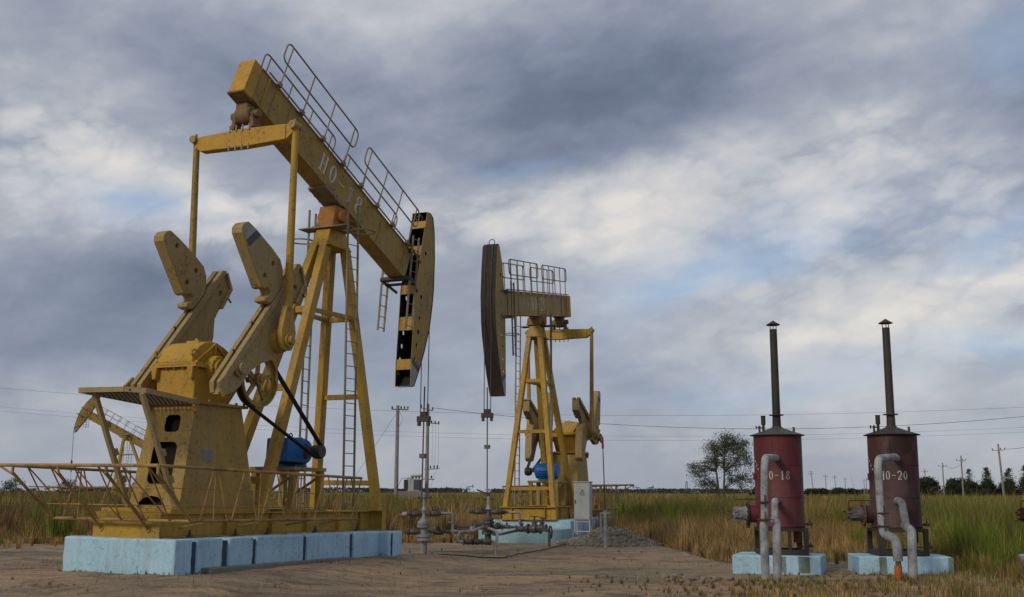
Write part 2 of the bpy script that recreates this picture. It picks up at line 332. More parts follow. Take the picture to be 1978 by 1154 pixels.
# ------------------------------------------------------------------ lettering, as raised flat strokes
def ringpoly(mb, cx, cy, rx, ry, w, mp, t0, t1, thin=.45):
    o = [(cx+rx*math.cos(2*math.pi*i/18), cy+ry*math.sin(2*math.pi*i/18)) for i in range(18)]
    h = [(cx+(rx-w)*math.cos(2*math.pi*i/18), cy+(ry-w*thin)*math.sin(2*math.pi*i/18)) for i in range(18)]
    mb.prism(o, mp, t0, t1, [h])
def glyph(mb, ch, x, y, w, h, mp, t0=0.0, t1=.004):
    s = .24*w; q = lambda a, b, c, d: mb.prism([(x+a*w, y+c*h), (x+b*w, y+c*h), (x+b*w, y+d*h), (x+a*w, y+d*h)], mp, t0, t1)
    if ch == 'H':
        q(.10, .32, .06, .94); q(.68, .90, .06, .94); q(.32, .68, .46, .54)
        for a in (0, .58): q(a, a+.42, 0, .06); q(a, a+.42, .94, 1)
    elif ch == '1': q(.39, .63, .06, 1); q(.25, .77, 0, .06); q(.22, .39, .80, .88)
    elif ch == '-': q(.1, .9, .46, .53)
    elif ch in 'O0': ringpoly(mb, x+w/2, y+h/2, w*.46, h/2, s, mp, t0, t1)
    elif ch == '8': ringpoly(mb, x+w/2, y+h*.745, w*.36, h*.255, s*.8, mp, t0, t1); ringpoly(mb, x+w/2, y+h*.26, w*.44, h*.26, s*.9, mp, t0, t1+.001)
    elif ch == '2':
        pts = [(.10, .72), (.14, .88), (.35, .98), (.62, .98), (.84, .86), (.86, .66), (.70, .48), (.35, .22), (.22, .10)]
        for i in range(len(pts)-1):
            (a, b), (c, d) = pts[i], pts[i+1]; ww = .10 if i not in (3, 4, 5) else .13; dx, dy = c-a, d-b; L = math.hypot(dx*w, dy*h); nx, ny = -dy*h/L*ww*w, dx*w/L*ww*w
            e = .04
            mb.prism([(x+(a-dx*e)*w+nx, y+(b-dy*e)*h+ny), (x+(a-dx*e)*w-nx, y+(b-dy*e)*h-ny), (x+(c+dx*e)*w-nx, y+(d+dy*e)*h-ny), (x+(c+dx*e)*w+nx, y+(d+dy*e)*h+ny)], mp, t0, t1+.0003*i)
        q(.08, .90, 0, .11)
def word(mb, text, x, y, w, h, gap, mp, **k):
    for ch in text: glyph(mb, ch, x, y, w, h, mp, **k); x += w+gap
# ================================================================== PUMP JACKS
# local frame of a jack: u towards the well, v to the right of u, z up (Blender local: x=u, y=-v)
XF = lambda p: (p[0], -p[1], p[2])
LEAF = [(2.21, 1.80), (2.10, 1.86), (1.98, 1.86), (1.89, 1.78), (1.80, 1.44), (1.60, .62), (1.64, .55), (1.74, .50), (1.76, .42), (1.70, .36), (1.62, .37), (1.53, .43), (1.46, .38), (1.55, .22), (1.72, .20), (2.12, .21), (2.38, .42), (2.47, .62), (2.43, .95), (2.36, 1.25), (2.30, 1.52)]
CRANK = [(2.88, .13), (2.97, .06), (2.84, -.26), (2.3, -.31), (1.98, -.36), (1.66, -.62), (1.28, -.74), (.95, -.66), (.6, -.44), (.24, -.30), (-.22, -.28), (-.38, -.23), (-.55, -.15), (-.76, .06), (-.64, .13)]
def text_on_beam(kind): ...
def jack(name, label, origin, heading, tilt, beam, head_front, head_back, pivz, crank_deg, eq, text=None, leaves=((0.0, False),), railings=(), detail=True, group='pump jacks', deck=False):
    root = empty(name, origin, (R(tilt[0]), R(tilt[1]), R(90-heading))); tag(root, label, 'pump jack', group)
    mb = lambda: MB(XF)
    uA, uB, slope, ztop, hb = beam                                  # tail and nose of the walking beam, its slope and top height at u=0
    # ---- skid: two long girders and cross girders
    b = mb()
    for s in (-1, 1): b.ibeam((-6.02, .68*s, .765), (1.02, .68*s, .765), .18, .44, .014, .022)
    b.bar((-6.05, -.775, .765), (-6.05, .775, .765), .025, .45)
    for u in (-5.0, -3.4, -2.3, -1.0): b.ibeam((u, -.66, .75), (u, .66, .75), .14, .38, .012, .02)
    b.ibeam((1.1, -1.0, .765), (1.1, 1.0, .765), .2, .44, .014, .022)
    for s in (-1, 1):
        for u in (-4.2, -2.8, -1.6, -.4, .5): b.bar((u, .69*s, .765), (u, .765*s, .765), .014, .39)
        b.bar((1.1, .6*s, .765), (1.203, .6*s, .765), .014, .39); b.bar((1.1, 1.005*s, .765), (1.1, 1.013*s, .765), .19, .43)
    skid = b.build('base_frame', 'yellow', root, bevel=.004)
    b = mb()
    for u in (-5.3, -4.0, -3.0, -1.35, 0.3):
        for s in (-1, 1): b.box(u-.05, u+.05, s*.80-.035, s*.80+.035, .56, .585); b.cyl((u, s*.80, .585), (u, s*.80, .68), .018, n=6); b.cyl((u, s*.80, .60), (u, s*.80, .63), .035, n=6)
    b.build('hold_down_bolt', 'grease', skid, each=3)
    # ---- pedestal with openings
    b = mb(); b.box(-5.72, -3.0, -.95, .70, .985, 1.055); b.build('pedestal_plate', 'yellow', root, bevel=.005)
    z0, z1 = 1.057, 3.0
    def pedm(fu, w0, w1):
        def f(a, z, t): k = (z-z0)/(z1-z0); return (fu[0]+(fu[1]-fu[0])*k+t, a*(w0+(w1-w0)*k)/w0, z)
        return f
    b = mb(); out = [(-.6, z0), (.6, z0), (.6, z1), (-.6, z1)]
    H = [rrect(-.12, .27, 2.47, 2.79, .09), rrect(-.30, .30, 1.50, 2.28, .12), [(-.40+.0, 1.09), (-.38, 1.16), (-.28, 1.24), (-.12, 1.28), (.05, 1.26), (.18, 1.18), (.22, 1.09)]]
    b.prism(out, pedm((-5.40, -5.05), .6, .54), 0, .014, H)
    b.prism(out, pedm((-3.20, -3.69), .6, .54), -.014, 0)
    for s in (-1, 1):
        m_ = lambda u, z, t, s=s: (u, s*(.6+(.54-.6)*(z-z0)/(z1-z0)-t), z)
        b.prism([(-5.385, z0), (-3.215, z0), (-3.705, z1), (-5.035, z1)], m_, 0, .014)
    ped = b.build('gearbox_pedestal', 'olive', root, bevel=.004)
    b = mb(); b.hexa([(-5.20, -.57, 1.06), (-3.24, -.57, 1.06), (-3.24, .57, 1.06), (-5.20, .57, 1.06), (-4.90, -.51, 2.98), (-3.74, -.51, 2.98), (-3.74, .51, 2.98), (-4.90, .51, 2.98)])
    b.build('shade_core', 'dark', ped)  # added near-black core behind the openings, standing in for the shade inside
    b = mb(); b.box(-5.16, -3.58, -.62, .62, 3.003, 3.055)
    for s in (-1, 1):
        for u in (-5.08, -4.7, -4.3, -3.9, -3.66): b.cyl((u, s*.57, 3.055), (u, s*.57, 3.10), .028, n=6)
        b.cyl((-5.08, s*.57, 2.84), (-5.08, s*.57, 3.003), .045, .07, n=8)
    b.build('top_plate', 'olive', ped, bevel=.003)
    b = mb(); b.prism([(-4.82, 1.92), (-4.52, 1.92), (-4.52, 2.15), (-4.82, 2.15)], lambda u, z, t: (u, .5665+t+.0, z) if False else (u, .6+(.54-.6)*(z-z0)/(z1-z0)+.002+t, z), 0, .004)
    b.build('name_plate', 'plaque', ped)
    # ---- gearbox
    b = mb(); b.hexa([(-4.98, -.48, 3.057), (-3.95, -.48, 3.057), (-3.95, .42, 3.057), (-4.98, .42, 3.057), (-5.02, -.5, 3.70), (-3.45, -.5, 3.70), (-3.45, .45, 3.70), (-5.02, .45, 3.70)])
    gb = b.build('gearbox', 'amber', root, bevel=.025)
    b = mb(); b.box(-5.10, -3.36, -.57, .53, 3.702, 3.745); b.box(-5.09, -3.37, -.56, .52, 3.749, 3.79)
    for i in range(7):
        for s, vv in ((-1, -.53), (1, .49)): b.cyl((-5.02+i*.26, vv, 3.665), (-5.02+i*.26, vv, 3.825), .02, n=6)
    for i in range(5): b.cyl((-5.06, -.42+i*.2, 3.67), (-5.06, -.42+i*.2, 3.82), .02, n=6)
    b.hexa([(-5.10, .36, 3.48), (-5.02, .36, 3.48), (-5.02, .44, 3.48), (-5.10, .44, 3.48), (-5.12, .33, 3.70), (-5.0, .33, 3.70), (-5.0, .47, 3.70), (-5.12, .47, 3.70)])
    b.hexa([(-5.10, -.52, 3.48), (-5.02, -.52, 3.48), (-5.02, -.44, 3.48), (-5.10, -.44, 3.48), (-5.12, -.55, 3.70), (-5.0, -.55, 3.70), (-5.0, -.41, 3.70), (-5.12, -.41, 3.70)])
    b.build('split_flange', 'amber', gb, bevel=.006)
    b = mb(); hump = [(-5.06, 3.792), (-5.06, 3.88), (-4.98, 4.02), (-4.86, 4.13), (-4.72, 4.21), (-4.55, 4.25), (-4.36, 4.24), (-4.15, 4.17), (-3.85, 4.02), (-3.45, 3.86), (-3.42, 3.792)]
    b.prism(hump, lambda u, z, t: (u, t, z), -.44, .40)
    for vv in (-.47, .425):
        for (a, c) in (((-4.45, 4.21), (-5.0, 3.80)), ((-4.45, 4.21), (-3.9, 3.80)), ((-4.45, 4.21), (-4.45, 3.80))): b.bar((a[0], vv, a[1]), (c[0], vv, c[1]), .04, .05, (0, 1, 0))
        b.tube([(-5.04, vv, 3.90), (-5.11, vv, 3.94), (-5.12, vv, 4.0), (-5.02, vv, 4.04)], .03, 6)
    b.box(-4.62, -4.30, -.16, .14, 4.22, 4.275); b.cyl((-4.5, 0, 4.27), (-4.5, 0, 4.33), .04, n=8)
    b.build('top_housing', 'amber', gb, bevel=.012)
    SU, SZ = -4.48, 3.71
    b = mb()
    for s in (-1, 1):
        b.cyl((SU, .42*s, SZ), (SU, .60*s, SZ), .27, .25, 24); b.cyl((SU, .60*s, SZ), (SU, .66*s, SZ), .19, .19, 20)
        for i in range(8): b.cyl((SU+.22*math.cos(i*.785), .59*s, SZ+.22*math.sin(i*.785)), (SU+.22*math.cos(i*.785), .625*s, SZ+.22*math.sin(i*.785)), .018, n=6)
        b.cyl((-3.80, .42*s, 3.66), (-3.80, .54*s, 3.66), .15, .14, 18)
    b.build('bearing_cap', 'amber', gb, each=11)
    b = mb(); b.cyl((SU, -1.18, SZ), (SU, 1.18, SZ), .115, n=20)
    b.build('crankshaft', 'tan', root)
    # ---- sheave, belt, motor
    PU, PZ, PR, PV = -3.52, 3.60, .56, .74
    b = mb(); b.cyl((PU, .5, PZ), (PU, .88, PZ), .06, n=12); b.cyl((PU, PV-.1, PZ), (PU, PV+.1, PZ), .12, n=16)
    ring = [(PR, -.11), (PR, .11), (PR-.03, .11), (PR-.03, .03), (PR-.11, .03), (PR-.11, -.03), (PR-.03, -.03), (PR-.03, -.11)]
    n = 40; vs = []; fs = []
    for i in range(n):
        a = 2*math.pi*i/n; vs += [(PU+r*math.cos(a), PV+t, PZ+r*math.sin(a)) for r, t in ring]
    for i in range(n):
        for j in range(8): fs.append((i*8+j, i*8+(j+1) % 8, ((i+1) % n)*8+(j+1) % 8, ((i+1) % n)*8+j))
    b.add(vs, fs)
    for i in range(5):
        a = 2*math.pi*i/5+.25; b.bar((PU+.1*math.cos(a), PV, PZ+.1*math.sin(a)), (PU+(PR-.1)*math.cos(a), PV, PZ+(PR-.1)*math.sin(a)), .05, .10, (math.cos(a+1.57), 0, math.sin(a+1.57)), .05, .07)
    b.build('sheave', 'olive', root)
    MU, MZ = -1.27, 2.26
    b = mb(); ang = math.atan2(PZ-MZ, PU-MU); L = math.hypot(PU-MU, PZ-MZ); mr = .14; be = math.asin((PR-mr)/L)
    pts = []
    for i in range(20):
        a = ang-math.pi/2-be+0+(math.pi+2*be)*i/19; pts.append((PU+(PR+.012)*math.cos(a), PZ+(PR+.012)*math.sin(a)))
    for i in range(8):
        a = ang+math.pi/2+be+(math.pi-2*be)*i/7; pts.append((MU+(mr+.012)*math.cos(a), MZ+(mr+.012)*math.sin(a)))
    k = len(pts); vs = []; fs = []
    for i, (x, z) in enumerate(pts):
        a = Vector((pts[(i+1) % k][0]-pts[i-1][0], pts[(i+1) % k][1]-pts[i-1][1])).normalized(); nx, nz = a.y, -a.x
        vs += [(x+nx*.012, PV-.055, z+nz*.012), (x+nx*.012, PV+.055, z+nz*.012), (x-nx*.010, PV+.055, z-nz*.010), (x-nx*.010, PV-.055, z-nz*.010)]
    for i in range(k):
        for j in range(4): fs.append((i*4+j, i*4+(j+1) % 4, ((i+1) % k)*4+(j+1) % 4, ((i+1) % k)*4+j))
    b.add(vs, fs); b.build('drive_belt', 'rubber', root)
    b = mb(); b.lathe((MU, -.42, MZ), [(0, .10), (.0, .24), (.06, .28), (.06, .27), (.78, .27), (.78, .285), (.84, .25), (.84, .1)], 28, (0, 1, 0))
    for i in range(20):
        a = 2*math.pi*i/20
        b.bar((MU+.26*math.cos(a), -.30, MZ+.26*math.sin(a)), (MU+.26*math.cos(a), .30, MZ+.26*math.sin(a)), .012, .07, (math.cos(a), 0, math.sin(a)))
    b.box(MU-.22, MU+.22, -.28, .30, MZ-.34, MZ-.28)
    mot = b.build('motor', 'blue', root)
    b = mb(); b.hexa([(MU-.74, -.10, MZ-.24), (MU-.10, -.10, MZ-.26), (MU-.10, .46, MZ-.26), (MU-.74, .46, MZ-.24), (MU-.72, -.10, MZ+.26), (MU-.16, -.10, MZ+.30), (MU-.16, .46, MZ+.30), (MU-.72, .46, MZ+.26)])
    b.build('terminal_box', 'blue', mot, bevel=.03)
    b = mb(); b.torus((MU, 0, MZ+.34), .06, .014, (0, 1, 0), 14, 6); b.build('lifting_eye', 'grease', mot)
    b = mb(); b.cyl((MU, .42, MZ), (MU, .60, MZ), .04, n=10); b.cyl((MU, PV-.11, MZ), (MU, PV+.11, MZ), mr, n=18); b.cyl((MU, .34, MZ), (MU, .47, MZ), .2, .14, 18)
    b.build('motor_pulley', 'grease', mot)
    b = mb(); b.box(-1.95, -.75, -.55, .62, 1.84, 1.915)
    for u in (-1.85, -.85):
        for vv in (-.45, .52): b.bar((u, vv, .985), (u, vv, 1.838), .14, .14)
        b.bar((u, -.38, 1.2), (u, .45, 1.7), .05, .05)
    b.box(-1.9, -.8, -.5, -.40, 1.78, 1.838); b.box(-2.1, -.62, -.5, .58, .987, 1.03)
    b.build('motor_stand', 'olive', root, bevel=.006)
    # ---- samson post
    LT = {('f', 1): ((.26, .20, 7.12), (1.02, .87, .985)), ('f', -1): ((.26, -.20, 7.12), (1.02, -.87, .985)), ('r', 1): ((-.42, .13, 7.12), (-2.92, .515, .985)), ('r', -1): ((-.42, -.13, 7.12), (-2.92, -.515, .985))}
    for (k, s), (a, c) in LT.items():
        b = mb(); w = .17 if k == 'f' else .19; up = (1, 0, 0)
        b.bar(a, c, w, .22, up)
        b.box(c[0]-.17, c[0]+.17, c[1]-.15, c[1]+.15, .988, 1.012)
        b.build('leg', 'yellow', root, bevel=.008)
    def on(k, s, z): a, c = map(Vector, LT[(k, s)]); t = (a.z-z)/(a.z-c.z); return a+(c-a)*t
    b = mb()
    for z in (1.62, 3.62, 5.45):
        b.bar(on('f', -1, z), on('f', 1, z), .09, .12, (0, 0, 1))
        b.bar(on('r', -1, z), on('r', 1, z), .10, .15, (0, 0, 1))
    for s in (-1, 1):
        b.bar(on('f', s, 5.45), on('r', s, 5.45), .07, .10, (0, 0, 1))
        b.bar(on('f', s, 3.55), on('r', s, 3.55), .07, .10, (0, 0, 1)) if not detail else None
    b.build('cross_brace', 'yellow', root, bevel=.005, each=1)
    b = mb(); b.hexa([(-.52, -.23, 7.08), (.36, -.28, 7.08), (.36, .28, 7.08), (-.52, .23, 7.08), (-.36, -.19, 7.5), (.28, -.19, 7.5), (.28, .19, 7.5), (-.36, .19, 7.5)])
    b.box(-.56, .40, -.31, .31, 7.055, 7.077)
    pt = b.build('post_cap', 'yellow', root, bevel=.008)
    b = mb(); b.box(-.44, .36, -.30, .30, 7.503, 7.53)
    for s in (-1, 1): b.box(-.45, -.05, s*.301, s*.66, 7.504, 7.528)
    for u, vv in ((-.42, -.28), (-.42, .28), (.34, .28), (.34, -.28)): b.cyl((u*.98, vv*.97, 7.53), (u*.98, vv*.97, 7.56), .02, n=6)
    b.build('work_platform', 'railpipe', root)
    zb0 = 7.533; zbe = ztop-hb
    b = mb(); b.hexa([(-.34, -.24, zb0), (.30, -.24, zb0), (.30, .24, zb0), (-.34, .24, zb0), (-.24, -.22, zbe-.10), (.24, -.22, zbe-.10), (.24, .22, zbe-.10), (-.24, .22, zbe-.10)])
    for s in (-1, 1): b.cyl((-.02, .22*s, (zb0+zbe)/2-.02), (-.02, .34*s, (zb0+zbe)/2-.02), .15, n=18)
    b.build('saddle_bearing', 'saddle', root, bevel=.02)
    # ---- walking beam
    sl_ = math.tan(R(slope)); bz = lambda u: ztop+sl_*u
    cs = math.cos(R(slope)); nrm = Vector((-math.sin(R(slope)), 0, cs))
    hp = hb*cs
    T0, T1 = Vector((uA, 0, bz(uA))), Vector((uB, 0, bz(uB)))
    b = mb(); off = nrm*(-hp/2)
    b.bar(T0+off, T1+off, .39, hp-.064, nrm)
    for o_, in ((-.016,), (-hp+.016,)): b.bar(T0+nrm*o_, T1+nrm*o_, .44, .032, nrm)
    bm_ = b.build('walking_beam', 'olive', root, bevel=.004)
    ax = (T1-T0).normalized()
    b = mb(); b.bar(Vector((-.36, 0, bz(-.36)))-nrm*(hp+.035), Vector((.36, 0, bz(.36)))-nrm*(hp+.035), .50, .06, nrm)
    for u in (-.30, -.10, .10, .30):
        for s in (-1, 1): b.cyl(Vector((u, .228*s, bz(u)))-nrm*(hp-.06), Vector((u, .228*s, bz(u)))-nrm*(hp+.09), .022, n=6)
    b.build('saddle_plate', 'railpipe', bm_)
    b = mb()
    for u in (uA+.55, uA+1.1, -.45, .55, uB-1.5, uB-.3):
        for s in (-1, 1): b.bar(Vector((u, .197*s, bz(u)))-nrm*.035, Vector((u, .197*s, bz(u)))-nrm*(hp-.035), .035, .018, ax)
    b.build('web_stiffener', 'olive', bm_, each=1)
    # tail box and counter-balance plate
    b = mb(); b.bar(T0-ax*.30-nrm*(hp/2+.01), T0-ax*.005-nrm*(hp/2+.01), .42, hp+.02, nrm)
    b.bar(T0+ax*.28-nrm*(hp/2), T0+ax*.31-nrm*(hp/2), .46, hp-.08, nrm)
    b.build('tail_box', 'amber', bm_, bevel=.015)
    if text:
        for s in (1, -1):
            mp = lambda a, z, t, s=s: tuple(Vector((text[1]+a*s, 0, bz(text[1]+a*s)))+nrm*(z-hp)+Vector((0, s*(.1965+t), 0)))
            b = mb(); word(b, text[0], -.82, .20, .27, .47, .11, mp); b.build('lettering', 'white', bm_)
    # ---- railings on the beam
    b = mb(); pst = .014
    for s in (-1, 1):
        for (a, c) in railings[0 if s == 1 else 1]:
            b.mk()
            q = lambda u, h: tuple(Vector((u, .36*s, bz(u)))+nrm*h)
            rr = .14; hi, lo = 1.03, .52; path = []
            for cx, cy, a0 in ((c-rr, hi-rr, 0), (a+rr, hi-rr, 90), (a+rr, lo+rr, 180), (c-rr, lo+rr, 270)):
                for i in range(6): an = R(a0+18*i); path.append(q(cx+rr*math.cos(an), cy+rr*math.sin(an)))
            b.tube(path, .02, 6, closed=True)
            k = max(3, round((c-a)/.85)+1)
            for i in range(k):
                u = a+.18+(c-a-.36)*i/(k-1); b.tube([q(u, hi), q(u, -.02)], .018, 6)
                b.bar(tuple(Vector((u, .30*s, bz(u)))-nrm*.06), tuple(Vector((u, .37*s, bz(u)))-nrm*.06), .13, .10, nrm)
    b.tube([tuple(Vector((u, .26*s, bz(u)))+nrm*.03) for u in (uA+.1, uB-.2)], .022, 6) if False else None
    b.build('guard_rail', 'railpipe', bm_)
    b = mb()
    for s in (-1, 1): b.tube([tuple(Vector((u, .25*s, bz(u)))+nrm*.035) for u in (uA+.15, uB-.1)], .02, 6)
    b.build('toe_rail', 'railpipe', bm_, each=1)
    # ---- horse head: two cheeks, cross plates, curved face
    HW = .235; O = head_front+head_back[::-1]
    hol = []
    if detail:
        zt_, zb_ = head_back[0][1], head_back[-1][1]
        def mid(z, f):
            def itp(P):
                P = sorted(P, key=lambda p: p[1]); return float(np.interp(z, [p[1] for p in P], [p[0] for p in P]))
            a, c = itp(head_back), itp(head_front); return a+(c-a)*f
        for k in (0.20, .47, .60, .68, .76, .84, .92): z = zt_+(zb_-zt_)*k; hol.append(circle(mid(z, .34), z, .055, 8, 1.25))
    b = mb()
    hd = empty('horse_head'); hd.parent = root
    for s in (-1, 1): b.prism(O, lambda x, z, t, s=s: (x, s*(HW-t), z), 0, .016, hol)
    b.build('cheek_plate', 'olive', hd, each=1)
    b = mb(); F = head_front; vs = []; fs = []
    for i, (x, z) in enumerate(F):
        vs += [(x+.012, -HW-.012, z), (x+.012, HW+.012, z), (x-.012, HW+.012, z), (x-.012, -HW-.012, z)]
    for i in range(len(F)-1):
        for j in range(4): fs.append((i*4+j, i*4+(j+1) % 4, i*4+4+(j+1) % 4, i*4+4+j))
    fs += [(0, 1, 2, 3), tuple(len(F)*4-4+j for j in range(4))]; b.add(vs, fs); b.build('curved_face', 'face', hd)
    b = mb(); Bk = head_back
    def bk(z):
        P = sorted(Bk, key=lambda p: p[1]); return float(np.interp(z, [p[1] for p in P], [p[0] for p in P]))
    for (fa, fc) in ((0.0, .045), (.16, .22), (.40, .46), (.595, .675), (.845, .905)):
        za, zc = zt_+(zb_-zt_)*fa if detail else 0, zt_+(zb_-zt_)*fc if detail else 0
        if not detail: continue
        b.add([(bk(za)+.006, -HW+.017, za), (bk(za)+.006, HW-.017, za), (bk(zc)+.006, HW-.017, zc), (bk(zc)+.006, -HW+.017, zc),
               (bk(za)+.025, -HW+.017, za), (bk(za)+.025, HW-.017, za), (bk(zc)+.025, HW-.017, zc), (bk(zc)+.025, -HW+.017, zc)], [(0, 1, 2, 3), (4, 5, 6, 7), (0, 1, 5, 4), (1, 2, 6, 5), (2, 3, 7, 6), (3, 0, 4, 7)])
    if detail: b.build('cross_plate', 'yellow', hd, each=1)
    # dark lining inside the head
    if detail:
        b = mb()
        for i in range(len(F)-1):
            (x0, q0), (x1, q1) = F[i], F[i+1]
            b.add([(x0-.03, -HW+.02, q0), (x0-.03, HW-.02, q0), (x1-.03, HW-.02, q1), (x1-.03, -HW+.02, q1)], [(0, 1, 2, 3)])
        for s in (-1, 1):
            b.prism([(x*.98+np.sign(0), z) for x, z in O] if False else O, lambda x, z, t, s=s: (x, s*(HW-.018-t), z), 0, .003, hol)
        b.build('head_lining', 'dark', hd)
        tipz = zb_+.40
        tp = [(x, z) for x, z in O if z <= tipz+.02]
        fx = float(np.interp(tipz, [p[1] for p in sorted(F, key=lambda p: p[1])], [p[0] for p in sorted(F, key=lambda p: p[1])]))
        b = mb()
        for s in (-1, 1): b.prism([(bk(zb_), zb_), (F[-1][0]-.014, F[-1][1]), (fx-.014, tipz-.02), (bk(tipz+.2), tipz+.2)], lambda x, z, t, s=s: (x, s*(HW+.0015+t), z), 0, .002)
        b.build('tip_panel', 'greypaint', hd, each=1); b = mb()
        b.box(bk(zb_)+.01, F[-1][0]+.01, -HW+.02, HW-.02, zb_-.012, zb_); b.build('bottom_plate', 'greypaint', hd)
        b = mb(); fx2 = fx+.06
        for s in (-1, 1): b.prism([(fx-.014, tipz), (fx2-.014, tipz+.13), (bk(tipz+.36), tipz+.36), (bk(tipz+.22), tipz+.22)], lambda x, z, t, s=s: (x, s*(HW+.0015+t), z), 0, .002)
        b.build('tip_band', 'slate', hd, each=1)
        b = mb(); b.torus(((head_front[0][0]+head_back[0][0])/2, 0, zt_+.08), .10, .014, (1, 0, 0), 14, 6); b.box(head_back[0][0]+.04, head_front[0][0]-.02, -HW+.03, HW-.03, zt_-.0, zt_+.012); b.build('lifting_lug', 'grease', hd)
    # clamps joining beam to head
    b = mb()
    e0 = Vector((uB, 0, bz(uB)))
    for k, vv in ((-hp-.05, .45), (-hp*.04, .30)):
        b.mk()
        c = e0+nrm*k; b.bar(c-ax*.10+Vector((0, -vv, 0)), c-ax*.10+Vector((0, vv, 0)), .10, .10, nrm)
        b.bar(c+ax*.16+Vector((0, -vv, 0)), c+ax*.16+Vector((0, vv, 0)), .06, .05, nrm)
        for s in (-1, 1): b.bar(c-ax*.10+Vector((0, vv*s, 0)), c+ax*.55+Vector((0, vv*s*.7, 0)), .04, .06, nrm)
    b.build('head_clamp', 'grease', hd)
    b = mb()
    for s in (-1, 1):
        top = e0-ax*.18+Vector((0, .42*s, .28)); bot = e0+Vector((-.42, .42*s, -2.15+.0))
        if slope > 0: bot = e0+Vector((-.1, .42*s, -2.0))
        dd = (bot-top).normalized(); sp = Vector((.15, 0, 0)); b.mk()
        for k in (-1, 1): b.bar(top+sp*k, bot+sp*k, .025, .05, (0, 1, 0))
        for i in range(9): c = top+(bot-top)*((i+.3)/8.6); b.tube([c-sp, c+sp], .011, 5)
    b.build('head_ladder', 'railpipe', hd)
    # ---- equaliser and pitman arms
    eu, ez, pw = eq
    pin = Vector((SU+1.365*math.cos(R(crank_deg)-.352), 0, SZ+1.365*math.sin(R(crank_deg)-.352)))
    b = mb(); zc = ez-.20
    for s in (-1, 1):
        b.hexa([(eu-.11, 0, zc-.20), (eu+.11, 0, zc-.20), (eu+.11, s*(pw-.18), zc-.17), (eu-.11, s*(pw-.18), zc-.17), (eu-.11, 0, zc+.20), (eu+.11, 0, zc+.20), (eu+.11, s*(pw-.18), zc+.16), (eu-.11, s*(pw-.18), zc+.16)])
        b.hexa([(eu-.09, s*(pw-.18), zc-.17), (eu+.09, s*(pw-.18), zc-.17), (eu+.07, s*(pw+.04), zc+.02), (eu-.07, s*(pw+.04), zc+.02), (eu-.09, s*(pw-.18), zc+.16), (eu+.09, s*(pw-.18), zc+.16), (eu+.07, s*(pw+.04), zc+.19), (eu-.07, s*(pw+.04), zc+.19)])
    eqo = b.build('equalizer', 'amber', root, bevel=.01)
    b = mb()
    for s in (-1, 1): b.cyl((eu-.15, s*pw, zc+.12), (eu+.12, s*pw, zc+.12), .085, n=16); b.cyl((eu-.03, s*pw, zc+.19), (eu-.03, s*pw, zc+.26), .03, n=8)
    b.build('end_pin', 'tan', eqo, each=1)
    b = mb()
    for i in range(-1, 3):
        for z, h in ((zc+.17, .10), (zc-.26, .08)): b.cyl((eu-.12, i*.17-.15, z-h/2+.03), (eu-.12, i*.17-.15, z+h/2+.07), .018, n=6)
    b.build('bolt', 'greypaint', eqo, each=1)
    zbt = bz(eu)-hb
    b = mb(); b.lathe((eu, -.20, (zc+.2+zbt)/2+.02), [(0, .12), (0, .17), (.08, .20), (.30, .20), (.38, .17), (.38, .12)], 22, (0, 1, 0))
    for s in (-1, 1): b.bar((eu-.02, .26*s, zc+.2), (eu, .20*s, (zc+.2+zbt)/2+.05), .10, .22, (1, 0, 0)); b.cyl((eu, .2*s, (zc+.2+zbt)/2+.03), (eu, .36*s, (zc+.2+zbt)/2+.03), .09, n=14)
    b.bar(Vector((eu-.08, 0, bz(eu-.08)))-nrm*(hp+.03), Vector((eu+.26, 0, bz(eu+.26)))-nrm*(hp+.03), .42, .05, nrm)
    b.bar((eu, -.02, zbt-.04), (eu, -.02, (zc+.2+zbt)/2), .30, .30, (1, 0, 0))
    b.build('equalizer_bearing', 'bearing', root, bevel=.01)
    for s in (-1, 1):
        b = mb(); p0 = Vector((eu, s*pw, zc+.05)); p1 = Vector((pin.x, s*1.25, pin.z)); d = (p1-p0).normalized()
        b.tube([p0, p0+(p1-p0)*.5, p1-d*.62], [.068, .078, .085], 12)
        b.prism([(-.10, .70), (.10, .70), (.24, .16), (.22, -.04), (.12, -.20), (-.12, -.20), (-.22, -.04), (-.24, .16)], lambda a, z, t, p1=p1, d=d, s=s: tuple(p1+Vector((a*-d.z, 0, a*d.x))-d*z+Vector((0, t*s, 0))), -.06, .06)
        b.build('pitman_arm', 'yellow' if s == 1 else 'olive', root, bevel=.01)
    # ---- cranks with counterweights
    ca, sa = math.cos(R(crank_deg)), math.sin(R(crank_deg))
    for s in (-1, 1):
        mp = lambda a, c, t, s=s: (SU+a*ca-c*sa, s*t, SZ+a*sa+c*ca)
        b = mb(); b.prism(CRANK, mp, .90, 1.04, [circle(2.52, -.10, .06, 8)])
        k = b.build('crank', 'tan', root, bevel=.008)
        b = mb()
        for t0, t1 in ((.83, .935), (1.005, 1.11)):
            b.mk()
            b.prism([(-.74, .09), (-.60, .25), (2.87, .25), (2.96, .15), (2.90, .13), (-.64, .10)], mp, t0, t1)
            b.prism([(2.93, .11), (2.98, .10), (2.83, -.27), (2.28, -.345), (2.25, -.27), (2.78, -.20)], mp, t0+.01, t1-.01)
        b.prism([(-.80, .02), (-.70, .32), (-.42, .28), (-.52, -.02)], mp, 1.112, 1.17)
        b.build('weight_rail', 'tan', k, bevel=.005)
        b = mb(); c = mp(0, 0, 0); b.cyl(mp(0, 0, 1.0), mp(0, 0, 1.115), .17, n=20); b.cyl(mp(0, 0, 1.1), mp(0, 0, 1.135), .13, .09, n=20)
        b.build('shaft_hub', 'tan', k)
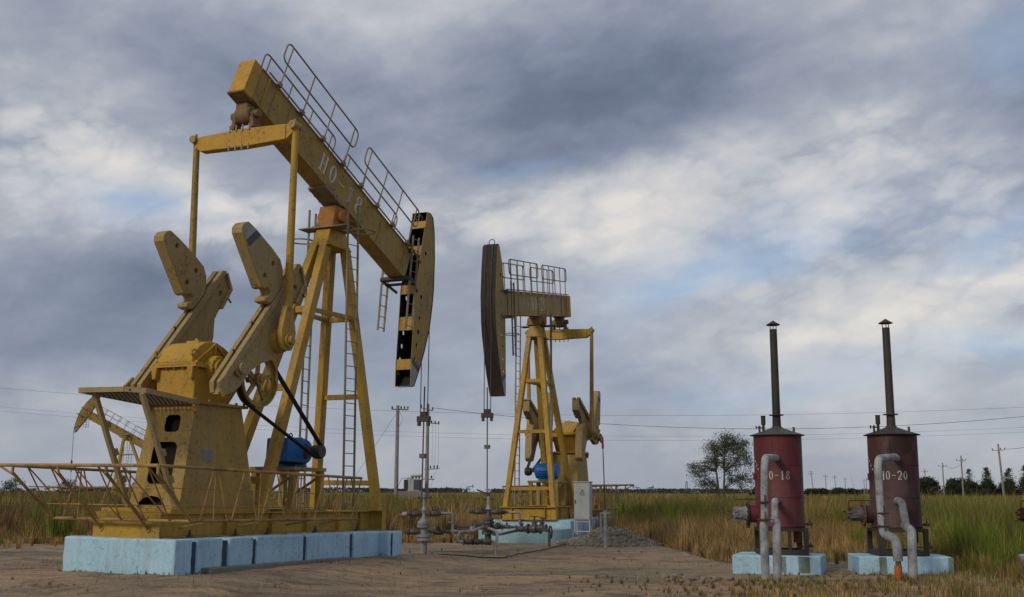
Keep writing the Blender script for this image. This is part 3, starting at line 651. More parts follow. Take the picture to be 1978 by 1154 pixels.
        b = mb(); b.cyl((pin.x, s*1.02, pin.z), (pin.x, s*1.17, pin.z), .26, .24, 22); b.cyl((pin.x, s*1.17, pin.z), (pin.x, s*1.36, pin.z), .16, .15, 18); b.cyl((pin.x, s*1.36, pin.z), (pin.x, s*1.42, pin.z), .10, .08, 12)
        b.build('crank_pin', 'yellow', k)
        b = mb()
        for a_ in (2.70, 1.78, -.45): b.cyl(mp(a_, -.30 if a_ > 0 else .2, .97), mp(a_, -.52 if a_ > 0 else .02, .97), .02, n=6)
        for a_ in (.2, 1.0): b.cyl(mp(a_, .23, .97), mp(a_, .31, .97), .02, n=6)
        b.build('rail_bolt', 'grease', k, each=1)
        for sl2, flip in leaves:
            fl = (lambda c: -.12-c*.92) if flip else (lambda c: c+.06)
            b = mb(); b.prism([(a+sl2, fl(c)) for a, c in LEAF], mp, .85, 1.115, [circle(2.14+sl2, fl(1.45), .055, 8), circle(2.22+sl2, fl(.72), .055, 8), circle(1.84+sl2, fl(.72), .055, 8)])
            w = b.build('counterweight', 'tan', k, bevel=.018)
            if not flip and detail:
                b = mb(); b.prism([(2.17+sl2, 1.82), (2.10+sl2, 1.895), (1.99+sl2, 1.895), (1.92+sl2, 1.82), (1.885+sl2, 1.66), (2.275+sl2, 1.60)], mp, 1.1165, 1.119)
                b.build('tip_panel', 'greypaint', w)
                b = mb(); b.prism([(1.885+sl2, 1.655), (1.85+sl2, 1.51), (2.305+sl2, 1.44), (2.275+sl2, 1.595)], mp, 1.1165, 1.119); b.build('tip_band', 'slate', w)
    # ---- crank guard basket
    b = mb(); zt, zl = 1.78, .86; rt = .028
    def frame_side(s):
        L_ = [(-7.17, s*1.66, zt), (-.85, s*1.60, 1.70)]; b.tube(L_, rt, 8)
        b.tube([(-6.22, s*1.6, zl), (-.95, s*1.6, .84)], rt*.9, 8)
        b.tube([(-7.17, s*1.66, zt), (-7.17, s*1.66, zt-.12), (-6.22, s*1.6, zl)], rt, 8)
        n_ = 12
        for i in range(n_):
            u0 = -6.0+i*.43; 
            b.tube([(u0, s*1.6, zl if i % 2 == 0 else 1.73), (u0+.30, s*1.6, 1.73 if i % 2 == 0 else zl)], .014, 5)
            if i % 3 == 0: b.tube([(u0+.36, s*1.6, zl), (u0+.36, s*1.6, 1.73)], .015, 5)
        b.tube([(-1.2, s*1.6, .85), (-.85, s*1.6, 1.70)], .016, 5)
        for u in (-5.6, -4.0, -2.4, -1.2): b.tube([(u, s*.80, .72), (u, s*1.6, zl)], .02, 6)
        b.tube([(-6.8, s*1.64, 1.42), (-2.6, s*1.6, 1.36)], .008, 5); b.tube([(-6.5, s*1.62, 1.12), (-2.6, s*1.6, 1.08)], .008, 5)
    for s in (-1, 1): frame_side(s)
    b.tube([(-7.17, -2.02, zt+.01), (-7.17, 1.66, zt)], rt*1.1, 8); b.tube([(-7.17, -2.0, zt), (-7.14, -1.66, zt-.16)], .02, 6); b.tube([(-6.22, -1.6, zl), (-6.22, 1.6, zl)], rt, 8)
    for vv in (-.58, .52): b.tube([(-6.07, vv, .70), (-7.15, vv, 1.66), (-7.17, vv, zt)], .026, 7); b.cyl((-6.08, vv, .70), (-6.04, vv, .70), .06, n=8)
    for i in range(6):
        v0 = -1.6+i*.55; b.tube([(-6.24, v0, zl), (-7.16, v0+.27, zt)], .014, 5); b.tube([(-7.16, v0+.27, zt), (-6.24, v0+.55 if v0 < 1.0 else 1.6, zl)], .014, 5)
    b.tube([(-6.8, -1.64, 1.42), (-6.8, 1.64, 1.42)], .009, 5); b.tube([(-6.5, -1.62, 1.12), (-6.5, 1.62, 1.12)], .009, 5)
    b.build('crank_guard', 'basket', root)
    # ---- brake platform at the gearbox
    if deck:
        b = mb(); q = [(-5.17, -.56, 3.02), (-6.75, -.66, 3.13), (-6.73, .38, 3.12), (-6.55, .72, 3.10), (-5.17, .66, 3.01)]
        for i in range(4): b.bar(q[i], q[i+1], .05, .09)
        pf = b.build('platform', 'tan', root)
        b = mb()
        for i in range(12):
            f = (i+.5)/12; b.bar((-5.17, -.54+1.18*f, 3.0), (-6.72, -.62+1.15*f, 3.11), .022, .03)
        for i in range(12):
            f = (i+.5)/12; b.bar((-5.17-1.5*f, -.55-.08*f, 2.985+.11*f), (-5.17-1.5*f, .63, 2.98+.11*f), .018, .02)
        b.build('grating', 'grease', pf)
        b = mb()
        for p0, p1 in (((-6.62, -.42, 3.08), (-5.60, -.42, 1.07)), ((-6.62, .68, 3.05), (-5.50, .62, 1.07))):
            b.mk(); b.bar(p0, p1, .08, .08, (0, 1, 0))
            for f in (.28, .52, .76): c = Vector(p0)+(Vector(p1)-Vector(p0))*f; b.bar(c+Vector((.02, 0, .0)), c+Vector((.10, 0, .04)), .10, .12, (0, 0, 1))
        b.build('platform_strut', 'tan', pf)
    # ---- ladders on the post with safety hoops
    for s, lab in ((1, 0), (-1, 1)):
        b = mb(); x0 = -.42 if s == 1 else -.12; y0 = .84 if s == 1 else .50
        top = Vector((x0, y0*s, 8.0)); bot = Vector((-.16 if s == 1 else -.10, y0*s, 1.0)); sp = Vector((.17, .03*s, 0))
        for k in (-1, 1): b.bar(top+sp*k, bot+sp*k, .04, .035, (1, 0, 0))
        for i in range(24): c = bot+(top-bot)*((i+.5)/25); b.tube([c-sp, c+sp], .011, 5)
        lad = b.build('ladder', 'railpipe', root)
        b = mb(); c = Vector((x0, y0*s+.27*s, 7.3)); b.torus(c, .28, .018, (0, 0, 1), 24, 6)
        b.build('safety_hoop', 'railpipe', lad)
    return root, pin
def bridle(root, front, zcarrier, uw, zw, pol_top):
    """wire rope bridle, carrier bar and polished rod hanging from the head"""
    b = MB(XF)
    # follows the curved face, leaves it at its furthest point and drops
    F = [p for p in front if p[1] >= max(front, key=lambda p: p[0])[1]-1.2]
    for s in (-1, 1): b.tube([(x+.035, .11*s, z) for x, z in F]+[(uw, .11*s, zcarrier+.10)], .014, 6)
    b.build('bridle_rope', 'grease', root, each=1)
    b = MB(XF); b.box(uw-.06, uw+.06, -.19, .19, zcarrier-.05, zcarrier+.10); b.box(uw-.05, uw+.05, -.09, .09, zcarrier+.10, zcarrier+.22)
    for s in (-1, 1): b.box(uw-.05, uw+.05, s*.14-.035, s*.14+.035, zcarrier-.16, zcarrier-.05)
    b.build('carrier_bar', 'grease', root, bevel=.008)
    b = MB(XF); b.tube([(uw, 0, zw), (uw, 0, pol_top)], .02, 8); b.box(uw-.06, uw+.06, -.08, .08, zcarrier-1.02, zcarrier-.90); b.build('polished_rod', 'steel', root)
J1F = [(4.15, 8.95), (4.32, 8.95), (4.45, 8.86), (4.55, 8.46), (4.60, 7.75), (4.59, 6.88), (4.53, 6.40), (4.40, 5.75), (4.16, 5.12), (3.94, 4.65), (3.66, 4.15)]
J1B = [(4.10, 8.70), (3.90, 7.96), (3.63, 6.75), (3.58, 5.92), (3.54, 5.35), (3.50, 4.79), (3.49, 4.15)]
J1, pin1 = jack('pump_jack', 'nearest yellow pump jack on the left, tail tilted high and head lowered', (-4.346, 25.797, .182), 24.8, (.378, .471), (-3.17, 3.42, -22.2, 9.10, .93),
    J1F, J1B, 7.8, 50.3, (-3.39, 8.96, 1.30), ('HO-18', .10), ((0.0, False),), (((.50, 3.15), (-2.90, .05)), ((.62, 3.20), (-2.75, .15))), deck=True)
bridle(J1, J1F, 3.35, 4.66, 1.2, 4.25)
J2F = [(5.16, 9.46), (5.30, 9.36), (5.42, 8.6), (5.50, 7.72), (5.44, 6.85), (5.34, 6.4), (5.14, 5.8), (4.90, 5.2), (4.55, 4.56)]
J2B = [(5.04, 9.46), (4.72, 8.87), (4.56, 8.12), (4.42, 7.2), (4.38, 6.2), (4.38, 5.28), (4.38, 4.57)]
J2, pin2 = jack('pump_jack', 'yellow pump jack in the middle distance, beam nearly level, dark curved head face turned forward', (.948, 40.429, .091), 197.873, (.283, -.014), (-3.75, 4.42, -8.3, 8.70, .84),
    J2F, J2B, 7.5, 22.0, (-3.11, 7.80, 1.30), ('HO-20', .55), ((-2.0, False), (-.30, True)), (((.28, 2.83), (-3.70, -.44)), ((.95, 4.30), (-2.95, .43))))
bridle(J2, J2F, 3.85, 5.53, 1.5, 4.75)
c_, s_ = math.cos(R(36.5)), math.sin(R(36.5)); rt_ = lambda P: [(x*c_-(z-7.7)*s_, 7.7+x*s_+(z-7.7)*c_) for x, z in P]
J3, pin3 = jack('pump_jack', 'small pump jack far off at the left with its head raised against the sky', (-41.9, 122.0, .0), 264, (0, 0), (-3.75, 4.42, 28.2, 7.95, .90),
    rt_(J2F), rt_(J2B), 7.7, 215, (-3.2, 6.4, 1.30), None, ((0.0, False),), (((.28, 2.83), (-3.70, -.44)), ((.95, 4.10), (-2.95, .43))))
bridle(J3, rt_(J2F), 4.6, max(p[0] for p in rt_(J2F))+.035, .5, 4.9)
def chip(objs, amp=.028, size=.16):
    """uneven cast faces and chipped corners of old concrete"""
    tx = bpy.data.textures.get('chips') or bpy.data.textures.new('chips', 'CLOUDS'); tx.noise_scale = size; tx.noise_depth = 3
    for o in (objs if isinstance(objs, list) else [objs]):
        m1 = o.modifiers.new('cuts', 'SUBSURF'); m1.subdivision_type = 'SIMPLE'; m1.levels = m1.render_levels = 4
        m2 = o.modifiers.new('chips', 'DISPLACE'); m2.texture = tx; m2.strength = amp; m2.mid_level = .5; m2.texture_coords = 'LOCAL'
# ================================================================== FOUNDATIONS
def jmat(j): return j.matrix_basis if False else (Matrix.Translation(j.location) @ j.rotation_euler.to_matrix().to_4x4())
def foundation(j, label, slots, gaps=True):
    o = empty('concrete_foundation', j.location, j.rotation_euler); tag(o, label, 'foundation', 'pump jack foundations')
    edges = [-6.22]+[x for s in slots for x in s]+[.47]
    b = MB(XF); e = edges
    rnd = random.Random(len(label))
    for i in range(0, len(e), 2):
        w = rnd.uniform(-.012, .012); b.box(e[i], e[i+1], -1.29-w, 1.29+w, -.5, .54+rnd.uniform(-.004, .004))
    b.box(.474, 1.10, -1.52, 1.52, -.5, .538)
    for s in (-1, 1):
        b.box(.60, .66, s*1.525-.004, s*1.525+.01, -.4, .545) if False else None
    chip(b.build('block', 'lightblue', o, bevel=.035, each=1))
    b = MB(XF)
    for s in slots: b.box(s[0]+.001, s[1]-.001, -1.245, 1.245, -.5, .49)
    b.build('recessed_joint', 'bluegap', o, each=1)
    b = MB(XF)
    for s in (-1, 1): b.box(.585, .66, s*1.521-.003, s*1.521+.003, -.1, .50)
    b.build('painted_groove', 'bluegap', o, each=1)
    return o
foundation(J1, 'pale blue concrete foundation slab under the nearest pump jack, bare gravel in front', [(-5.78, -5.63), (-4.94, -4.78), (-4.08, -3.95), (-2.42, -2.31), (-.72, -.59)])
foundation(J2, 'pale blue concrete foundation under the middle distance pump jack, behind the pipework', [(-5.4, -5.25), (-3.6, -3.45), (-1.6, -1.45)])
foundation(J3, 'pale blue foundation of the small far pump jack at the left edge of the field', [(-3.4, -3.3)])
b = MB(XF); b.box(-5.5, -.9, 1.22, 1.50, -.25, .035); b.box(-2.0, .3, 1.22, 1.42, -.25, .0)
o = b.build('footing', 'concrete', None, bevel=.01); o.location = J1.location; o.rotation_euler = J1.rotation_euler
tag(o, 'low raw concrete footing strip along the near side of the blue foundation', 'footing')
# worn turquoise round cellar wall before the second jack
b = MB(); outer = [(.45+1.55*math.cos(2*math.pi*i/40), 38.0+1.35*math.sin(2*math.pi*i/40)) for i in range(40)]; inner = [(.45+1.38*math.cos(2*math.pi*i/40), 38.0+1.18*math.sin(2*math.pi*i/40)) for i in range(40)]
b.prism(outer, lambda x, y, t: (x, y, t), -.2, .40, [inner])
tag(b.build('cellar_wall', 'turquoise', None, bevel=.015), 'low round turquoise concrete wall in front of the second blue foundation', 'wall')
# ================================================================== TERRAIN
def sstep(x, a, b): t = np.clip((x-a)/(b-a), 0, 1); return t*t*(3-2*t)
th1 = R(24.8)
def vnoise(x, y, s, seed=0):
    """cheap smooth value noise on arrays"""
    xs, ys = x*s+seed*17.3, y*s+seed*9.1; xi, yi = np.floor(xs).astype(np.int64), np.floor(ys).astype(np.int64); fx, fy = xs-xi, ys-yi
    fx, fy = fx*fx*(3-2*fx), fy*fy*(3-2*fy)
    def h(a, b_): n = (a*374761393+b_*668265263+seed*1442695) & 0x7fffffff; n = ((n ^ (n >> 13))*1274126177) & 0x7fffffff; return ((n ^ (n >> 16)) & 0xffff)/65535.0
    return (h(xi, yi)*(1-fx)+h(xi+1, yi)*fx)*(1-fy)+(h(xi, yi+1)*(1-fx)+h(xi+1, yi+1)*fx)*fy
def fbm(x, y, s, o=4, seed=0): return sum(vnoise(x, y, s*2**i, seed+i)*.5**i for i in range(o))/sum(.5**i for i in range(o))
def height(x, y):
    dx, dy = x+4.346, y-25.797; u = dx*math.sin(th1)+dy*math.cos(th1); v = dx*math.cos(th1)-dy*math.sin(th1)
    du = np.maximum(np.maximum(-6.4-u, u-1.2), 0); dv = np.maximum(np.abs(v)-1.6, 0); d = np.hypot(du, dv)
    h = .19*(1-sstep(d, .1, 2.6))
    h = h+.12*(fbm(x, y, .35, 3, 5)-.5)*sstep(d, .2, 2)+.060*(fbm(x, y*1.6, 1.7, 4, 9)-.5)
    r_ = sum(np.exp(-((y-(a+.10*x+.6*np.sin(x*.35+a)))/.16)**2) for a in (20.1, 21.7, 27.4, 28.9)); h = h-.035*r_*sstep(d, .3, 1.5)
    h = h+.44*np.exp(-(((x-3.2)/1.0)**2+((y-36.4)/1.4)**2))*(.75+.5*fbm(x, y, 2.5, 3, 3))    # spoil heap
    return h-.02
def bound(x):   # where the vegetation begins
    return np.interp(x, [-40, -16, -13.5, -9, -4, -1.5, 1.5, 4.2, 5.0, 9.2, 9.9, 10.4, 12, 40], [31, 33.6, 35, 35.5, 36.5, 37.5, 44, 38.0, 28.6, 28.0, 24.6, 19.5, 12, 10])
def veg(x, y):
    n = (fbm(x, y, .5, 4, 21)-.5)*5.0
    return sstep(y-bound(x)+n, -.6, .9)
def axis(a, b_, st, far, gr):
    c = list(np.arange(a, b_, st)); s = st; lo = [a]; hi = [c[-1]]
    while hi[-1] < far[1]: s *= gr; hi.append(hi[-1]+s)
    s = st
    while lo[-1] > far[0]: s *= gr; lo.append(lo[-1]-s)
    return np.array(lo[:0:-1]+c+hi[1:])
X = axis(-16, 16, .13, (-4500, 4500), 1.14); Y = axis(14, 44, .13, (-800, 6000), 1.14)
GX, GY = np.meshgrid(X, Y); H = height(GX.ravel(), GY.ravel()); far_ = np.hypot(GX.ravel(), GY.ravel()-30); H = H*(1-sstep(far_, 60, 120))
nx, ny = len(X), len(Y); co_ = np.stack([GX.ravel(), GY.ravel(), H], 1)
ii = np.arange(nx*ny).reshape(ny, nx); q = np.stack([ii[:-1, :-1], ii[:-1, 1:], ii[1:, 1:], ii[1:, :-1]], -1).reshape(-1, 4)
def grid_mesh(name, co, quads, attr=None, smooth=True):
    me = bpy.data.meshes.new(name); me.vertices.add(len(co)); me.vertices.foreach_set('co', co.astype(np.float32).ravel())
    n = quads.shape[1]; me.loops.add(quads.size); me.loops.foreach_set('vertex_index', quads.astype(np.int32).ravel())
    me.polygons.add(len(quads)); me.polygons.foreach_set('loop_start', np.arange(0, quads.size, n, dtype=np.int32)); me.polygons.foreach_set('loop_total', np.full(len(quads), n, np.int32))
    if smooth: me.polygons.foreach_set('use_smooth', np.ones(len(quads), bool))
    me.update(calc_edges=True)
    if attr is not None:
        a = me.color_attributes.new('col', 'FLOAT_COLOR', 'POINT'); c = np.ones((len(co), 4), np.float32); c[:, :3] = attr; a.data.foreach_set('color', c.ravel())
    me.validate(); return me
V = veg(GX.ravel(), GY.ravel())
gme = grid_mesh('ground', co_, q, np.stack([V, V*0, V*0], 1))
m, N, bs = principled('soil'); geo = N.new('ShaderNodeNewGeometry'); P = geo.outputs['Position']; at = N.new('ShaderNodeAttribute', attribute_name='col')
vg, _, _ = N.sep(at.outputs['Color'])
a1 = N.noise(N.v('MULTIPLY', P, (.5, 1.2, 1)), .55, 6, .6, .8); a2 = N.noise(N.v('MULTIPLY', P, (.6, 1.7, 1)), 2.3, 6, .65, .4); a3 = N.noise(P, 11, 5, .65); a4 = N.noise(P, 55, 3, .7); a5 = N.noise(P, .18, 3, .5)
sand = N.mix(N.ramp(a1, [(.42, 0.0), (.58, 1.0)]), (.39, .275, .17), (.265, .21, .15))
sand = N.mix(N.ramp(a5, [(.45, 0.0), (.6, .55)]), sand, (.44, .315, .20))
a6 = N.noise(N.v('MULTIPLY', P, (.45, 1.0, 1)), .75, 5, .6, 1.2)
sand = N.mix(N.ramp(a6, [(.54, 0.0), (.62, .60)]), sand, (.13, .095, .065))
sand = N.mix(N.ramp(N.m('ADD', N.m('MULTIPLY', a2, .6), N.m('MULTIPLY', a3, .4)), [(.50, 0.0), (.60, .75)]), sand, (.115, .090, .065))
tr_ = N.new('ShaderNodeTexWave', wave_type='BANDS', bands_direction='Y'); tr_.inputs['Scale'].default_value = .30; tr_.inputs['Distortion'].default_value = 7.0; tr_.inputs['Detail'].default_value = 4; tr_.inputs['Detail Scale'].default_value = .6; N.put(tr_.inputs['Vector'], N.v('MULTIPLY', P, (.35, 1.6, 1)))
sand = N.mix(N.m('MULTIPLY', N.ramp(tr_.outputs['Fac'], [(.80, 0.0), (.97, 1.0)]), N.ramp(a1, [(.45, 0.0), (.55, .28)])), sand, (.15, .12, .095))
sand = N.mix(N.ramp(a2, [(.30, .6), (.42, 0.0)]), sand, (.46, .38, .29))
sand = N.mix(.55, sand, N.ramp(a4, [(.28, .50), (.70, 1.4)]), 'MULTIPLY')
# grey rubble round the spoil heap
sx, sy, sz = N.sep(P)
dd = N.m('ADD', N.m('POWER', N.m('DIVIDE', N.m('SUBTRACT', sx, 3.3), 2.0), 2.0), N.m('POWER', N.m('DIVIDE', N.m('SUBTRACT', sy, 36.2), 2.6), 2.0))
sand = N.mix(N.m('MULTIPLY', N.ramp(N.m('ADD', dd, N.m('MULTIPLY', a2, .8)), [(.9, 1.0), (1.7, 0.0)]), .85), sand, N.ramp(a3, [(.35, (.10, .10, .09)), (.6, (.24, .235, .22))]))
turf = N.mix(N.ramp(a1, [(.4, 0.0), (.6, 1.0)]), (.16, .11, .045), (.10, .09, .032))
fin = N.mix(vg, sand, turf); N.put(bs.inputs['Base Color'], fin); bs.inputs['Roughness'].default_value = .95; bs.inputs['Specular IOR Level'].default_value = .2
bp = N.new('ShaderNodeBump'); bp.inputs['Strength'].default_value = .9; bp.inputs['Distance'].default_value = .10
N.put(bp.inputs['Height'], N.m('ADD', N.m('MULTIPLY', a2, 1.0), N.m('ADD', N.m('MULTIPLY', a3, .6), N.m('MULTIPLY', a4, .2)))); N.l.new(bp.outputs[0], bs.inputs['Normal'])
M['soil'] = m; gme.materials.append(m); go = bpy.data.objects.new('ground', gme); sc.collection.objects.link(go); tag(go, kind='structure')
# ---- pebbles, clods and rubble
rng = np.random.default_rng(4)
def stones(name, label, n, px, py, r0, r1, c0, c1, sink=.3):
    ico = bmesh.new(); bmesh.ops.create_icosphere(ico, subdivisions=1, radius=1); bv = np.array([v.co[:] for v in ico.verts]); bf = np.array([[v.index for v in f.verts] for f in ico.faces]); ico.free()
    r = r0+(r1-r0)*rng.random(n)**3; S = rng.uniform(.6, 1.2, (n, 3))*r[:, None]; S[:, 2] *= .7
    jit = 1+rng.uniform(-.28, .28, (n, len(bv), 1)); v = bv[None]*jit*S[:, None, :]
    an = rng.uniform(0, 6.28, n); c, s = np.cos(an)[:, None], np.sin(an)[:, None]; v = np.stack([v[..., 0]*c-v[..., 1]*s, v[..., 0]*s+v[..., 1]*c, v[..., 2]], -1)
    v += np.stack([px, py, height(px, py)+S[:, 2]*(1-2*sink)], -1)[:, None, :]
    f = (bf[None]+(np.arange(n)*len(bv))[:, None, None]).reshape(-1, 3)
    k = rng.random(n)[:, None]; col = (np.array(c0)*(1-k)+np.array(c1)*k)[:, None, :].repeat(len(bv), 1).reshape(-1, 3)
    me = grid_mesh(name, v.reshape(-1, 3), f, col, smooth=False); mt, NN, bb = principled(name); a = NN.new('ShaderNodeAttribute', attribute_name='col')
    g2 = NN.new('ShaderNodeNewGeometry'); NN.put(bb.inputs['Base Color'], NN.mix(.6, a.outputs['Color'], NN.ramp(NN.noise(g2.outputs['Position'], 25, 4, .6), [(.3, .5), (.7, 1.4)]), 'MULTIPLY')); bb.inputs['Roughness'].default_value = .95
    me.materials.append(mt); o = bpy.data.objects.new(name, me); sc.collection.objects.link(o); tag(o, label, name.replace('_', ' '), kind='stuff'); return o
n = 1500; px = rng.uniform(-16, 11, n); py = 16+26*rng.random(n)**1.3; k = (veg(px, py) < .5); px, py = px[k], py[k]
stones('pebbles', 'small pebbles and clods scattered over the bare sandy yard', len(px), px, py, .006, .034, (.34, .26, .19), (.20, .155, .115))
n = 7000; a = rng.uniform(0, 6.28, n); rr = np.sqrt(rng.random(n)); px = 3.2+1.75*rr*np.cos(a); py = 36.0+2.2*rr*np.sin(a)
stones('rubble_heap', 'heap of grey broken rubble beside the electrical cabinet', n, px, py, .012, .075, (.12, .10, .075), (.27, .235, .19))
n = 170; px = 3.45+rng.normal(0, .22, n); py = 21.5+rng.normal(0, .28, n)
stones('dirt_clods', 'broken dark dirt clods in front of the left heater', n, px, py, .02, .10, (.15, .115, .08), (.26, .22, .17), .2)
# ================================================================== GRASS
PAL = {'ochre': ((.50, .31, .11), (.36, .21, .075)), 'straw': ((.60, .45, .24), (.46, .33, .16)), 'olive': ((.23, .20, .05), (.13, .13, .038)), 'green': ((.23, .29, .035), (.14, .20, .028)), 'brown': ((.21, .12, .055), (.13, .08, .038))}
def blades(n, xr, yr, hfun, wfun, mixfun, dens, seed, taper=True):
    g = np.random.default_rng(seed); y = g.uniform(*yr, n) if not callable(yr) else yr(g, n); x = g.uniform(-1, 1, n)*(y*.50+2.0)
    k = (x > xr[0]) & (x < xr[1]) & (g.random(n) < dens(x, y)); x, y = x[k], y[k]; n = len(x)
    # clumping
    cx = (vnoise(x, y, 3.0, 2)-.5)*.5; x = x+cx
    h = hfun(x, y, g)*g.uniform(.5, 1.12, n)*(.48+.72*vnoise(x, y, 1.5, 6)+.34*vnoise(x, y, .45, 8)); w = wfun(x, y)*g.uniform(.6, 1.3, n)
    an = g.uniform(0, 6.28, n); ld = g.uniform(0, 6.28, n); ln = h*np.abs(g.normal(0, .34, n)+.05); h = h*np.where(g.random(n) < .035, 1.32, 1.0); z = height(x, y)*(y < 60)-.03
    dx, dy = np.cos(an)*w/2, np.sin(an)*w/2; lx, ly = np.cos(ld)*ln, np.sin(ld)*ln
    v = np.empty((n, 5, 3)); 
    for i, (f, bend, ww) in enumerate(((0, 0, 1), (0, 0, -1), (.55, .30, .8), (.55, .30, -.8), (1, 1, 0))):
        v[:, i, 0] = x+lx*bend+dx*ww; v[:, i, 1] = y+ly*bend+dy*ww; v[:, i, 2] = z+h*f
    o = (np.arange(n)*5)[:, None]; f = np.concatenate([o+np.array([[0, 1, 3]]), o+np.array([[0, 3, 2]]), o+np.array([[2, 3, 4]])])
    c = (mixfun(x, y, g)*(.55+.85*vnoise(x, y*.8, 1.1, 12)*.6+.32*vnoise(x, y, .33, 14))[:, None])[:, None, :].repeat(5, 1); return v.reshape(-1, 3), f, c.reshape(-1, 3)
def pal(wts, g, n):
    """weights: dict name -> array"""
    names = list(wts); Wt = np.stack([np.broadcast_to(wts[k], (n,)) for k in names], 1); Wt = Wt/Wt.sum(1, keepdims=True); r = g.random(n)[:, None]; idx = (r > np.cumsum(Wt, 1)).sum(1).clip(0, len(names)-1)
    A = np.array([PAL[k][0] for k in names])[idx]; B_ = np.array([PAL[k][1] for k in names])[idx]; t = g.random(n)[:, None]; return (A*t+B_*(1-t))*g.uniform(.65, 1.25, (n, 1))
def green_w(x, y): return sstep(x/np.maximum(y, 1)+(fbm(x, y, .15, 3, 31)-.5)*.22, .30, .40)*(1-.80*sstep(y, 40, 70))
def make_grass(name, label, sets):
    vs, fs, cs, o = [], [], [], 0
    for s in sets: v, f, c = (tufts(*s[1:]) if s[0] == 'tufts' else blades(*s)); vs.append(v); fs.append(f+o); cs.append(c); o += len(v)
    me = grid_mesh(name, np.concatenate(vs), np.concatenate(fs), np.concatenate(cs)); me.materials.append(M['grass'])
    ob = bpy.data.objects.new(name, me); sc.collection.objects.link(ob); tag(ob, label, name.replace('_', ' '), kind='stuff'); return ob
def tufts(n, xf, seed, hh, names, per=46, w=.010, spread=.10, lean=.6):
    """tufts and weeds: blades fanning out of one root"""
    g = np.random.default_rng(seed); cx, cy = xf(g, n)
    if hh[1] > .7: k = (edge(cx, cy) > 1.6) & ~((np.abs(cx-2.6) < 4.2) & (cy < 48.5) & (cx < 5.0)); cx, cy = cx[k], cy[k]
    hc = g.uniform(*hh, len(cx))*np.where(cy < 25, .75, 1.0); n = len(cx)
    x = np.repeat(cx, per); y = np.repeat(cy, per); H_ = np.repeat(hc, per)*g.uniform(.35, 1.1, n*per); sp = np.repeat(hc*spread/.4, per)
    a = g.uniform(0, 6.28, n*per); r = np.abs(g.normal(0, 1, n*per)); x0, y0 = x+np.cos(a)*r*sp*.35, y+np.sin(a)*r*sp*.35
    ln = H_*lean*r*.55; an = a+1.57; ww = w*(1+np.clip(y-25, 0, 400)*.035)*g.uniform(.6, 1.3, n*per); z = height(x, y)*(y < 60)-.02
    v = np.empty((n*per, 5, 3))
    for i, (f, bend, k) in enumerate(((0, 0, 1), (0, 0, -1), (.55, .30, .9), (.55, .30, -.9), (1, 1, 0))):
        v[:, i, 0] = x0+np.cos(a)*ln*bend+np.cos(an)*ww*k*.5; v[:, i, 1] = y0+np.sin(a)*ln*bend+np.sin(an)*ww*k*.5; v[:, i, 2] = z+H_*f
    o = (np.arange(n*per)*5)[:, None]; f = np.concatenate([o+np.array([[0, 1, 3]]), o+np.array([[0, 3, 2]]), o+np.array([[2, 3, 4]])])
    ki = g.choice(len(names), n); A = np.array([PAL[k][0] for k in names])[ki]; B_ = np.array([PAL[k][1] for k in names])[ki]
    A = np.repeat(A*g.uniform(.6, 1.2, (n, 1)), per, 0); B_ = np.repeat(B_*g.uniform(.6, 1.2, (n, 1)), per, 0); t = g.random((n*per, 1)); c = A*t+B_*(1-t)
    return v.reshape(-1, 3), f, c[:, None, :].repeat(5, 1).reshape(-1, 3)
edge = lambda x, y: y-bound(x)
def dry_h(x, y, g): e = edge(x, y); return (.22+.42*sstep(e, 0, 4)+.25*fbm(x, y, .6, 3, 11)*sstep(e, 1, 5))*(1-.15*green_w(x, y))+.35*green_w(x, y)*sstep(e, 2, 8)
def dry_c(x, y, g):
    gw = green_w(x, y); p = fbm(x, y, .35, 3, 41); lf = 1-sstep(x, -13, -5)
    return pal({'ochre': (1-gw)*(1.2+lf*.1)+.12, 'straw': (1-gw)*(.55-.35*lf)+.10, 'brown': .16+.9*lf*(1-gw)+.5*sstep(p, .54, .64)*(1-gw), 'olive': .12+.9*sstep(.46-p, 0, .08)+.2*gw, 'green': gw*2.6+.06}, g, len(x))
make_grass('dry_grass', 'knee-high ochre dry grass bordering the bare yard', [
    (330000, (-40, 40), (24, 46), dry_h, lambda x, y: .013+0*x, dry_c, lambda x, y: veg(x, y)*(edge(x, y) < 13)*(.25+.75*sstep(edge(x, y)+(fbm(x, y, 1.1, 3, 23)-.5)*3, -.3, 1.6)), 1),
    ('tufts', 420, lambda g, n: (lambda x: (x, bound(x)+g.normal(.1, .9, n)))(g.uniform(-15, 9.6, n)), 31, (.14, .42), ['straw', 'ochre', 'brown', 'olive'], 40, .010)])
def reed_h(x, y, g): return .50+.50*sstep(edge(x, y), 5, 22)+.45*(fbm(x, y, .09, 3, 51)-.42)+.26*green_w(x, y)*sstep(y, 24, 34)+.16*(1-sstep(x/y, -.34, -.22))*sstep(y, 40, 70)
def reed_c(x, y, g):
    gw = green_w(x, y); p = fbm(x, y, .13, 4, 61); lf = 1-sstep(x/y, -.36, -.22)
    return pal({'ochre': .30*(1-gw)+.08+2.2*sstep(p, .50, .60)*(1-gw)*(1-lf), 'olive': 1.5+.7*lf, 'brown': .3+.9*lf+1.8*sstep(fbm(x, y, .25, 3, 66), .53, .60)*(1-.7*gw), 'green': .30+1.9*gw+2.4*sstep(.48-p, 0, .07)*(1-lf), 'straw': .20+.5*sstep(p, .55, .62)*(1-lf)}, g, len(x))
